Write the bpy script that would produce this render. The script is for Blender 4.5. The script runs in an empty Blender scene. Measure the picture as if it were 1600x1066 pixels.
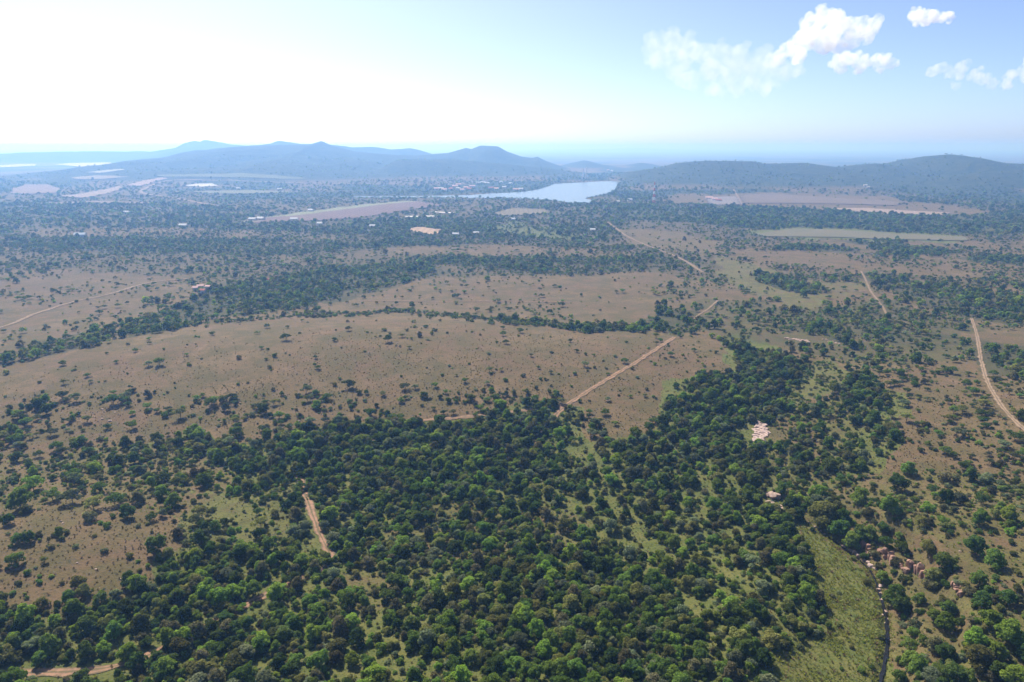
import bpy, math, random
import numpy as np
from mathutils import Vector

# ------------------------------------------------------------------ camera
H = 120.0                    # drone height above the middle ground
F = 1101.0                   # focal length in pixels of the 1600 px wide photograph
PITCH = math.atan((533 - 229) / F)
SC = bpy.context.scene
COL = SC.collection
cam_d = bpy.data.cameras.new('camera')
cam_d.sensor_width = 36.0
cam_d.lens = 36.0 * F / 1600.0
cam_d.clip_start = 1.0
cam_d.clip_end = 150000.0
cam = bpy.data.objects.new('camera', cam_d)
COL.objects.link(cam)
cam.location = (0, 0, H)
cam.rotation_euler = (math.pi / 2 - PITCH, 0, 0)
SC.camera = cam

# ------------------------------------------------------------------ light
SUN_EL, SUN_AZ = math.radians(50), math.radians(-32)      # azimuth from +Y, negative = left
world = bpy.data.worlds.new('World')
SC.world = world
world.use_nodes = True
wn = world.node_tree.nodes
sky = wn.new('ShaderNodeTexSky')
sky.sky_type = 'NISHITA'
sky.sun_disc = False
sky.sun_elevation = SUN_EL
sky.sun_rotation = SUN_AZ
sky.altitude = 2500
sky.air_density = 0.5
sky.dust_density = 10.0
sky.ozone_density = 3.8
bg = wn['Background']
bg.inputs['Strength'].default_value = 0.148
world.node_tree.links.new(sky.outputs['Color'], bg.inputs['Color'])

sun_d = bpy.data.lights.new('sun', 'SUN')
sun_d.energy = 4.8
sun_d.angle = math.radians(0.53)
sun_d.color = (1.0, 0.95, 0.87)
sun = bpy.data.objects.new('sun', sun_d)
COL.objects.link(sun)
sdir = Vector((math.sin(SUN_AZ) * math.cos(SUN_EL), math.cos(SUN_AZ) * math.cos(SUN_EL), math.sin(SUN_EL)))
sun.rotation_euler = (-sdir).to_track_quat('-Z', 'Y').to_euler()
sun.location = (0, 0, 500)

SC.view_settings.view_transform = 'Standard'
SC.view_settings.look = 'None'
SC.view_settings.gamma = 1.0
SC.view_settings.exposure = 0.74
SC.view_settings.use_curve_mapping = False
SC.render.engine = 'CYCLES'
SC.cycles.max_bounces = 6
SC.cycles.diffuse_bounces = 2
SC.cycles.glossy_bounces = 1
SC.cycles.transmission_bounces = 2
SC.cycles.volume_bounces = 5
SC.cycles.transparent_max_bounces = 12
SC.cycles.use_denoising = True
SC.cycles.use_adaptive_sampling = False
SC.cycles.sample_clamp_indirect = 4.0

HAZE_DENSITY = 0.00026
HAZE_COLOR = (0.25, 0.51, 1.0)

# ------------------------------------------------------------------ numbers: noise, terrain, projection
rng = np.random.default_rng(7)
random.seed(7)
cp, sp = math.cos(PITCH), math.sin(PITCH)


def _hash(ix, iy, seed):
    n = (ix.astype(np.int64) * 374761393 + iy.astype(np.int64) * 668265263 + seed * 974711) & 0x7fffffff
    n = ((n ^ (n >> 13)) * 1274126177) & 0x7fffffff
    n = (n ^ (n >> 16)) & 0xffff
    return n / 65535.0


def noise(x, y, scale, seed=0):
    """smooth value noise in -1..1"""
    x = np.asarray(x, float) / scale
    y = np.asarray(y, float) / scale
    ix, iy = np.floor(x), np.floor(y)
    fx, fy = x - ix, y - iy
    fx = fx * fx * fx * (fx * (fx * 6 - 15) + 10)
    fy = fy * fy * fy * (fy * (fy * 6 - 15) + 10)
    a = _hash(ix, iy, seed); b = _hash(ix + 1, iy, seed)
    c = _hash(ix, iy + 1, seed); d = _hash(ix + 1, iy + 1, seed)
    return ((a * (1 - fx) + b * fx) * (1 - fy) + (c * (1 - fx) + d * fx) * fy) * 2 - 1


def fbm(x, y, scale, seed=0, octs=4, gain=0.5):
    s, a, t = 0, 1, 0
    for o in range(octs):
        s = s + a * noise(x, y, scale / 2 ** o, seed + 17 * o)
        t += a; a *= gain
    return s / t


def smooth(a, b, x):
    t = np.clip((np.asarray(x, float) - a) / (b - a), 0, 1)
    return t * t * (3 - 2 * t)


def flat(px, py, z=0.0):
    """photo pixel -> point of the level plane z"""
    px = np.asarray(px, float); py = np.asarray(py, float)
    a = (533 - py)
    dy = F * cp + a * sp
    dz = -F * sp + a * cp
    t = (z - H) / dz
    return (px - 800) * t, dy * t


def ridge_z(py, Y):
    t = (533 - np.asarray(py, float)) / F
    return H + Y * (t * cp - sp) / (cp + t * sp)


# far hill ranges: skyline points (photo), distance, depth of the front and back slopes
RIDGES = [
    ([(-250, 244), (-80, 242), (0, 240), (90, 237), (150, 236), (230, 238), (280, 230), (298, 221), (307, 219.5), (314, 222.5), (323, 217.5), (345, 226), (400, 230), (470, 236)], 5700, 750, 1500),
    ([(150, 262), (200, 259), (250, 252), (300, 241), (340, 232), (400, 227), (470, 226), (498, 225), (511, 220.5), (526, 227), (560, 236), (600, 240), (640, 243), (720, 256)], 3650, 1450, 800),
    ([(360, 236), (400, 227), (450, 222), (470, 226), (530, 228), (560, 232), (588, 230), (615, 234), (645, 232), (672, 237), (705, 243)], 4800, 900, 900),
    ([(560, 262), (620, 246), (660, 242), (700, 239), (728, 231), (736, 233), (750, 227.5), (778, 229), (792, 237), (815, 245), (832, 247), (840, 245), (855, 252), (875, 259), (905, 266), (940, 275)], 3800, 800, 800),
    ([(570, 268), (620, 250), (700, 249), (780, 255), (850, 262), (905, 270), (950, 279), (985, 288)], 3050, 500, 450),
    ([(850, 268), (885, 258), (915, 251), (940, 257), (970, 261), (985, 259), (1005, 254.5), (1018, 256), (1045, 263), (1080, 272)], 4200, 600, 800),
    ([(945, 292), (970, 282), (990, 271), (1020, 266), (1045, 263), (1070, 254.5), (1110, 251), (1180, 252), (1200, 256), (1262, 255), (1280, 257), (1325, 263.5), (1350, 258.5), (1376, 255.5), (1400, 260.5), (1422, 259), (1448, 249.5), (1468, 242.5), (1486, 241), (1502, 244.5), (1530, 256), (1545, 258), (1575, 255), (1620, 257), (1720, 252), (1850, 262), (2050, 270)], 2500, 750, 800),
    ([(1330, 300), (1420, 292), (1500, 276), (1560, 268), (1620, 266), (1750, 270), (1950, 285)], 2120, 320, 380),
    ([(700, 240), (850, 234.5), (930, 233), (1000, 231.5), (1060, 233.5), (1150, 235.5), (1250, 236), (1350, 238.5), (1500, 241), (1800, 240)], 21000, 2500, 3000),
]


def hills(x, y):
    z = np.zeros_like(np.asarray(x, float))
    for k, (pts, D, wf, wb) in enumerate(RIDGES):
        yy = y + fbm(x, y, 900, 40 + k, 3) * 0.12 * wf
        px = 800 + F * (x / np.maximum(y, 1.0)) * (np.maximum(y, 1.0) / D) / cp * 1.0
        X0 = np.array([p[0] for p in pts]); Y0 = np.array([p[1] for p in pts])
        h = ridge_z(np.interp(px, X0, Y0), D)
        taper = smooth(X0[0] - 60, X0[0] + 60, px) * (1 - smooth(X0[-1] - 60, X0[-1] + 60, px))
        h = np.maximum(h, 0) * taper
        d = yy - D
        g = np.where(d < 0, np.clip(1 + d / wf, 0, 1), np.clip(1 - d / wb, 0, 1))
        g = g * g * (3 - 2 * g) * 0.55 + g * 0.45
        spur = fbm(x, y, 420, 60 + k, 4)
        zz = h * g * (1 + 1.25 * spur * g * (1 - g) * 2.4)
        z = np.maximum(z, zz)
    return z


LAKE_PX = [(735, 309.5), (700, 308.5), (640, 309), (560, 309), (540, 308), (560, 307), (640, 306.5), (700, 305.5), (735, 305), (762, 302.5), (800, 301), (822, 299.5), (842, 296), (858, 291), (866, 287.5), (900, 285.5), (940, 283.5), (966, 283), (964, 289), (961, 296), (955, 301), (938, 305), (922, 308), (914, 310), (924, 312.5), (924, 317), (916, 320), (898, 318), (880, 315), (855, 312), (830, 311), (800, 310), (765, 310)]
LAKE_XY = np.array([flat(a, b) for a, b in LAKE_PX])
STREAM_PX = [(1368, 1100), (1376, 1066), (1382, 1035), (1388, 1000), (1386, 970), (1382, 945), (1375, 925), (1369, 905), (1361, 888), (1347, 874), (1328, 862), (1316, 852), (1300, 842), (1278, 828), (1258, 815), (1236, 803), (1214, 789)]


def seg_dist(x, y, line):
    """distance to a polyline and signed side (+ on its left going up the list)"""
    best = np.full(np.shape(x), 1e9); side = np.zeros(np.shape(x))
    for (ax, ay), (bx, by) in zip(line[:-1], line[1:]):
        vx, vy = bx - ax, by - ay
        t = np.clip(((x - ax) * vx + (y - ay) * vy) / (vx * vx + vy * vy), 0, 1)
        dx, dy = x - (ax + t * vx), y - (ay + t * vy)
        d = np.hypot(dx, dy)
        s = np.sign(vx * dy - vy * dx)
        m = d < best
        best = np.where(m, d, best); side = np.where(m, s, side)
    return best, side


def inside(x, y, poly):
    x = np.asarray(x, float); y = np.asarray(y, float)
    q = np.asarray(poly, float)
    out = np.zeros(x.shape, bool)
    bb = (x >= q[:, 0].min()) & (x <= q[:, 0].max()) & (y >= q[:, 1].min()) & (y <= q[:, 1].max())
    if not bb.any():
        return out
    xs, ys = x[bb], y[bb]
    r = np.zeros(xs.shape, bool)
    n = len(q)
    for i in range(n):
        x1, y1 = q[i]; x2, y2 = q[(i + 1) % n]
        if y1 == y2:
            continue
        r ^= ((y1 > ys) != (y2 > ys)) & (xs < (x2 - x1) * (ys - y1) / (y2 - y1) + x1)
    out[bb] = r
    return out


STREAM_XY = [flat(a, b, -6.0) for a, b in STREAM_PX]
STREAM_XY = [(float(a), float(b)) for a, b in STREAM_XY]


def height(x, y):
    x = np.asarray(x, float); y = np.asarray(y, float)
    r = np.hypot(x, y)
    z = np.zeros_like(x)
    near = 1 - smooth(650, 1000, r)
    # the wide grass knoll and its rocky front slope, the wooded valley, the near left shoulder
    z += near * 13 * np.exp(-(((x + 90) / 190) ** 2 + ((y - 395) / 85) ** 2))
    z += near * -6 * np.exp(-(((x - 10) / 170) ** 2 + ((y - 215) / 75) ** 2))
    z += near * 7 * np.exp(-(((x + 140) / 60) ** 2 + ((y - 200) / 45) ** 2))
    z += near * 9 * np.exp(-(((x - 260) / 90) ** 2 + ((y - 260) / 110) ** 2))
    z += near * 1.6 * fbm(x, y, 70, 3, 4)
    z += smooth(500, 900, r) * 1.2 * fbm(x, y, 260, 5, 3)
    # stream gorge: floor on the left of the stream, rocky bank on its right
    m = (r < 420) & (x > 20)
    if np.any(m):
        d, s = seg_dist(x[m], y[m], STREAM_XY)
        k = smooth(70, 30, d)
        left = s > 0
        zz = z[m]
        along = smooth(240, 200, y[m])
        floor = -6.2 + 0.02 * d
        w = np.where(left, smooth(34, 12, d), smooth(9, 3, d)) * along
        zz = zz * (1 - w) + floor * w
        cl = smooth(125, 160, y[m]) * smooth(235, 205, y[m])
        bank = np.where(~left, smooth(13, 19, d + 2.0 * fbm(x[m], y[m], 14, 8, 3)) * (1 - smooth(60, 100, d)), 0) * 5.5 * cl
        zz = zz + bank
        zz = zz - 0.9 * smooth(2.2, 0.6, d) * along
        z[m] = zz
    far = (r > 1000)
    if np.any(far):
        z[far] += hills(x[far], y[far])
        lk = inside(x[far], y[far], LAKE_XY)
        z[far] = np.where(lk, -4.0, z[far])
    return z


def ground(px, py):
    """photo pixel -> point on the terrain"""
    px = np.asarray(px, float); py = np.asarray(py, float)
    z = np.zeros_like(px)
    for i in range(24):
        x, y = flat(px, py, z)
        zn = height(np.atleast_1d(x), np.atleast_1d(y)).reshape(np.shape(x))
        d = np.abs(zn - z).max()
        z = z + (0.8 if i < 6 else 0.35) * (zn - z)
        if d < 0.03:
            break
    x, y = flat(px, py, z)
    return x, y, height(np.atleast_1d(x), np.atleast_1d(y)).reshape(np.shape(x))


def project(x, y, z):
    w = z - H
    dep = y * cp - w * sp
    dep = np.where(dep < 1, 1, dep)
    return 800 + F * x / dep, 533 - F * (y * sp + w * cp) / dep, dep


# ------------------------------------------------------------------ helpers
def mesh_obj(name, verts, faces, mat=None, parent=None, smooth_=False, link=True):
    me = bpy.data.meshes.new(name)
    if isinstance(faces, np.ndarray):
        nv, nf, k = len(verts), len(faces), faces.shape[1]
        me.vertices.add(nv); me.loops.add(nf * k); me.polygons.add(nf)
        me.vertices.foreach_set('co', np.ascontiguousarray(verts, dtype=np.float32).ravel())
        me.loops.foreach_set('vertex_index', faces.astype(np.int32).ravel())
        me.polygons.foreach_set('loop_start', np.arange(0, nf * k, k, dtype=np.int32))
        me.polygons.foreach_set('loop_total', np.full(nf, k, dtype=np.int32))
        me.update(calc_edges=True)
    else:
        me.from_pydata([tuple(v) for v in verts], [], faces)
        me.update()
    if smooth_:
        me.polygons.foreach_set('use_smooth', np.ones(len(me.polygons), dtype=bool))
    if mat:
        me.materials.append(mat)
    o = bpy.data.objects.new(name, me)
    if link:
        COL.objects.link(o)
    if parent:
        o.parent = parent
    return o


def tag(o, label=None, cat=None, group=None, kind=None):
    if label: o['label'] = label
    if cat: o['category'] = cat
    if group: o['group'] = group
    if kind: o['kind'] = kind
    return o


def empty(name, loc, rz=0.0, s=1.0):
    o = bpy.data.objects.new(name, None)
    COL.objects.link(o)
    o.location = loc; o.rotation_euler = (0, 0, rz); o.scale = (s, s, s) if not hasattr(s, '__len__') else s
    o.empty_display_size = 0.5
    return o


def new_mat(name):
    m = bpy.data.materials.new(name)
    m.use_nodes = True
    nt = m.node_tree
    nt.nodes.clear()
    out = nt.nodes.new('ShaderNodeOutputMaterial')
    return m, nt, out


def N(nt, kind, **kw):
    n = nt.nodes.new(kind)
    for k, v in kw.items():
        if k.startswith('i_'):
            n.inputs[k[2:].replace('_', ' ')].default_value = v
        else:
            setattr(n, k, v)
    return n


def L(nt, a, b):
    nt.links.new(a, b)


def mixc(nt, fac, a, b, blend='MIX'):
    n = nt.nodes.new('ShaderNodeMix')
    n.data_type = 'RGBA'; n.blend_type = blend
    for sock, v in ((n.inputs[0], fac), (n.inputs[6], a), (n.inputs[7], b)):
        if isinstance(v, (int, float)):
            sock.default_value = v
        elif isinstance(v, tuple):
            sock.default_value = (*v, 1)
        else:
            nt.links.new(v, sock)
    return n.outputs[2]


def ramp(nt, val, a, b):
    n = nt.nodes.new('ShaderNodeMapRange')
    n.interpolation_type = 'SMOOTHSTEP'
    n.inputs[1].default_value = a; n.inputs[2].default_value = b
    nt.links.new(val, n.inputs[0])
    return n.outputs[0]


def tex(nt, scale, detail=4, rough=0.55, vec=None, stretch=None):
    n = nt.nodes.new('ShaderNodeTexNoise')
    n.inputs['Scale'].default_value = scale
    n.inputs['Detail'].default_value = detail
    n.inputs['Roughness'].default_value = rough
    if vec is not None:
        nt.links.new(vec, n.inputs['Vector'])
    return n.outputs['Fac']


# ------------------------------------------------------------------ materials
def ground_material():
    m, nt, out = new_mat('veld_ground')
    pos = N(nt, 'ShaderNodeNewGeometry').outputs['Position']
    green = N(nt, 'ShaderNodeAttribute', attribute_name='green').outputs['Fac']
    wood = N(nt, 'ShaderNodeAttribute', attribute_name='wood').outputs['Fac']
    fine = tex(nt, 1.1, 5, 0.7, pos)
    mid = tex(nt, 0.16, 5, 0.6, pos)
    big = tex(nt, 0.02, 4, 0.55, pos)
    spot = tex(nt, 0.42, 3, 0.6, pos)
    band = tex(nt, 0.055, 6, 0.68, pos)
    c = mixc(nt, ramp(nt, big, 0.36, 0.64), (0.130, 0.084, 0.045), (0.148, 0.104, 0.049))
    c = mixc(nt, ramp(nt, band, 0.45, 0.60), c, (0.090, 0.075, 0.029))
    c = mixc(nt, ramp(nt, band, 0.42, 0.31), c, (0.176, 0.117, 0.062))
    c = mixc(nt, ramp(nt, mid, 0.42, 0.66), c, (0.106, 0.080, 0.034))
    c = mixc(nt, ramp(nt, spot, 0.60, 0.72), c, (0.058, 0.053, 0.023))
    c = mixc(nt, ramp(nt, fine, 0.52, 0.70), c, (0.058, 0.043, 0.023))
    c = mixc(nt, ramp(nt, fine, 0.42, 0.28), c, (0.168, 0.122, 0.066))
    # green grass
    g = mixc(nt, ramp(nt, mid, 0.35, 0.65), (0.088, 0.104, 0.025), (0.128, 0.122, 0.036))
    g = mixc(nt, ramp(nt, spot, 0.58, 0.72), g, (0.050, 0.068, 0.018))
    g = mixc(nt, ramp(nt, fine, 0.50, 0.68), g, (0.045, 0.060, 0.018))
    gm = N(nt, 'ShaderNodeMath', operation='ADD')
    L(nt, green, gm.inputs[0])
    gs = N(nt, 'ShaderNodeMath', operation='MULTIPLY_ADD')
    L(nt, mid, gs.inputs[0]); gs.inputs[1].default_value = 0.9; gs.inputs[2].default_value = -0.45
    L(nt, gs.outputs[0], gm.inputs[1])
    c = mixc(nt, ramp(nt, gm.outputs[0], 0.25, 0.75), c, g)
    # wooded ground far off, where single crowns cannot be told apart
    w = mixc(nt, ramp(nt, tex(nt, 0.045, 4, 0.7, pos), 0.40, 0.62), (0.024, 0.036, 0.015), (0.050, 0.056, 0.025))
    c = mixc(nt, ramp(nt, wood, 0.15, 0.85), c, w)
    b = N(nt, 'ShaderNodeBsdfPrincipled')
    b.inputs['Roughness'].default_value = 0.95
    b.inputs['Specular IOR Level'].default_value = 0.1
    L(nt, c, b.inputs['Base Color'])
    bp = N(nt, 'ShaderNodeBump')
    bp.inputs['Strength'].default_value = 0.9
    bp.inputs['Distance'].default_value = 0.5
    L(nt, fine, bp.inputs['Height'])
    L(nt, bp.outputs[0], b.inputs['Normal'])
    L(nt, b.outputs[0], out.inputs['Surface'])
    return m


def foliage_material(name, col, var=0.46, transl=0.48):
    m, nt, out = new_mat(name)
    info = N(nt, 'ShaderNodeObjectInfo').outputs['Random']
    isl = N(nt, 'ShaderNodeNewGeometry').outputs['Random Per Island']
    hsv = N(nt, 'ShaderNodeHueSaturation')
    hsv.inputs['Color'].default_value = (*col, 1)
    hm = N(nt, 'ShaderNodeMapRange'); hm.inputs[3].default_value = 0.482; hm.inputs[4].default_value = 0.525
    L(nt, info, hm.inputs[0]); L(nt, hm.outputs[0], hsv.inputs['Hue'])
    vm = N(nt, 'ShaderNodeMapRange'); vm.inputs[3].default_value = 1 - var; vm.inputs[4].default_value = 1 + var
    mul = N(nt, 'ShaderNodeMath', operation='MULTIPLY'); mul.inputs[1].default_value = 7.31
    fr = N(nt, 'ShaderNodeMath', operation='FRACT')
    L(nt, info, mul.inputs[0]); L(nt, mul.outputs[0], fr.inputs[0]); L(nt, fr.outputs[0], vm.inputs[0])
    vi = N(nt, 'ShaderNodeMapRange'); vi.inputs[3].default_value = 0.65; vi.inputs[4].default_value = 1.4
    L(nt, isl, vi.inputs[0])
    vv = N(nt, 'ShaderNodeMath', operation='MULTIPLY')
    L(nt, vm.outputs[0], vv.inputs[0]); L(nt, vi.outputs[0], vv.inputs[1]); L(nt, vv.outputs[0], hsv.inputs['Value'])
    d = N(nt, 'ShaderNodeBsdfDiffuse'); t = N(nt, 'ShaderNodeBsdfTranslucent')
    L(nt, hsv.outputs[0], d.inputs['Color'])
    tc = mixc(nt, 1.0, hsv.outputs[0], (1.25, 1.35, 0.6), 'MULTIPLY')
    L(nt, tc, t.inputs['Color'])
    mx = N(nt, 'ShaderNodeMixShader'); mx.inputs[0].default_value = transl
    L(nt, d.outputs[0], mx.inputs[1]); L(nt, t.outputs[0], mx.inputs[2])
    L(nt, mx.outputs[0], out.inputs['Surface'])
    return m


def rough_material(name, c1, c2, scale=1.0, rough=0.9, bump=0.3, dark=None, lo=0.38, hi=0.62):
    m, nt, out = new_mat(name)
    pos = N(nt, 'ShaderNodeNewGeometry').outputs['Position']
    t = tex(nt, scale, 6, 0.62, pos)
    c = mixc(nt, ramp(nt, t, lo, hi), c1, c2)
    if dark:
        t2 = tex(nt, scale * 0.37, 5, 0.7, pos)
        c = mixc(nt, ramp(nt, t2, 0.56, 0.70), c, dark)
    b = N(nt, 'ShaderNodeBsdfPrincipled')
    b.inputs['Roughness'].default_value = rough
    b.inputs['Specular IOR Level'].default_value = 0.2
    L(nt, c, b.inputs['Base Color'])
    if bump:
        bp = N(nt, 'ShaderNodeBump'); bp.inputs['Strength'].default_value = bump; bp.inputs['Distance'].default_value = 0.3
        L(nt, t, bp.inputs['Height']); L(nt, bp.outputs[0], b.inputs['Normal'])
    L(nt, b.outputs[0], out.inputs['Surface'])
    return m


def water_material(name, col, rough, wave=0.0, scale=0.05):
    m, nt, out = new_mat(name)
    b = N(nt, 'ShaderNodeBsdfPrincipled')
    b.inputs['Base Color'].default_value = (*col, 1)
    b.inputs['Roughness'].default_value = rough
    b.inputs['IOR'].default_value = 1.33
    if wave:
        pos = N(nt, 'ShaderNodeNewGeometry').outputs['Position']
        t = tex(nt, scale, 4, 0.6, pos)
        bp = N(nt, 'ShaderNodeBump'); bp.inputs['Strength'].default_value = wave; bp.inputs['Distance'].default_value = 1.0
        L(nt, t, bp.inputs['Height']); L(nt, bp.outputs[0], b.inputs['Normal'])
    L(nt, b.outputs[0], out.inputs['Surface'])
    return m


M = {}
M['ground'] = ground_material()
FOL = {
    'dark green': (0.072, 0.106, 0.026),
    'mid green': (0.116, 0.164, 0.033),
    'bright green': (0.165, 0.222, 0.036),
    'olive': (0.165, 0.165, 0.050),
    'grey-green': (0.148, 0.168, 0.092),
    'dry brownish': (0.130, 0.120, 0.062),
}
for k, c in FOL.items():
    M[k] = foliage_material('leaves_' + k.replace(' ', '_').replace('-', '_'), c)
M['bark'] = rough_material('bark', (0.10, 0.075, 0.055), (0.17, 0.135, 0.105), 3.0)
M['grey bark'] = rough_material('grey_bark', (0.22, 0.19, 0.16), (0.33, 0.29, 0.25), 3.0)
def track_material(name, c1, c2, verge):
    m, nt, out = new_mat(name)
    pos = N(nt, 'ShaderNodeNewGeometry').outputs['Position']
    u = N(nt, 'ShaderNodeAttribute', attribute_name='across').outputs['Fac']
    t = tex(nt, .5, 6, .65, pos)
    c = mixc(nt, ramp(nt, t, .38, .62), c1, c2)
    ab = N(nt, 'ShaderNodeMath', operation='ABSOLUTE'); L(nt, u, ab.inputs[0])
    wob = N(nt, 'ShaderNodeMath', operation='MULTIPLY_ADD'); wob.inputs[1].default_value = 1.1; L(nt, t, wob.inputs[0]); L(nt, ab.outputs[0], wob.inputs[2])
    c = mixc(nt, ramp(nt, wob.outputs[0], 1.12, 1.42), c, verge)         # worn edges
    wob2 = N(nt, 'ShaderNodeMath', operation='MULTIPLY_ADD'); wob2.inputs[1].default_value = -.75; L(nt, t, wob2.inputs[0]); L(nt, ab.outputs[0], wob2.inputs[2])
    c = mixc(nt, ramp(nt, wob2.outputs[0], -.10, -.26), c, verge)        # grass between the ruts
    b = N(nt, 'ShaderNodeBsdfPrincipled'); b.inputs['Roughness'].default_value = .95; b.inputs['Specular IOR Level'].default_value = .1
    L(nt, c, b.inputs['Base Color']); L(nt, b.outputs[0], out.inputs['Surface'])
    return m


M['track'] = track_material('red_earth_track', (0.29, 0.17, 0.105), (0.22, 0.135, 0.084), (0.13, 0.10, 0.052))
M['gravel'] = track_material('pale_gravel_road', (0.27, 0.19, 0.125), (0.22, 0.155, 0.10), (0.135, 0.10, 0.054))
M['rock'] = rough_material('pink_rock', (0.36, 0.26, 0.205), (0.26, 0.185, 0.145), 0.8, dark=(0.20, 0.15, 0.13), bump=0.7)
M['pale rock'] = rough_material('pale_bleached_rock', (0.44, 0.33, 0.28), (0.33, 0.235, 0.19), 0.9, dark=(0.17, 0.12, 0.10), bump=0.8)
M['red rock'] = rough_material('red_cliff_rock', (0.32, 0.185, 0.125), (0.23, 0.14, 0.10), 0.7, dark=(0.17, 0.11, 0.085), bump=0.9)
M['tussock'] = foliage_material('dry_grass_tussock', (0.150, 0.108, 0.062), 0.25, 0.25)
M['green tussock'] = foliage_material('green_grass_tussock', (0.205, 0.208, 0.052), 0.28, 0.42)
M['stream'] = water_material('dark_stream_water', (0.012, 0.011, 0.010), 0.08, 0.3, 1.2)
M['lake'] = water_material('lake_water', (0.13, 0.16, 0.17), 0.22, 0.25, 0.06)
M['roof white'] = rough_material('white_painted_roof', (0.52, 0.51, 0.50), (0.44, 0.43, 0.42), 0.8, bump=0)
M['roof red'] = rough_material('red_tile_roof', (0.36, 0.13, 0.08), (0.28, 0.10, 0.07), 0.8, bump=0)
M['roof pink'] = rough_material('faded_pink_roof', (0.58, 0.38, 0.33), (0.50, 0.32, 0.28), 0.8, bump=0)
M['roof grey'] = rough_material('zinc_roof', (0.42, 0.46, 0.48), (0.34, 0.37, 0.39), 0.8, bump=0)
M['plaster'] = rough_material('plaster', (0.66, 0.60, 0.52), (0.56, 0.50, 0.44), 0.8, bump=0)
M['door'] = rough_material('dark_door', (0.10, 0.07, 0.05), (0.13, 0.09, 0.06), 1.0, bump=0)
M['mast red'] = rough_material('mast_red_paint', (0.55, 0.12, 0.08), (0.48, 0.11, 0.08), 1.0, bump=0)
M['mast white'] = rough_material('mast_white_paint', (0.80, 0.78, 0.76), (0.72, 0.70, 0.68), 1.0, bump=0)
M['steel'] = rough_material('galvanised_steel', (0.62, 0.62, 0.62), (0.52, 0.52, 0.53), 1.0, bump=0)

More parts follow.
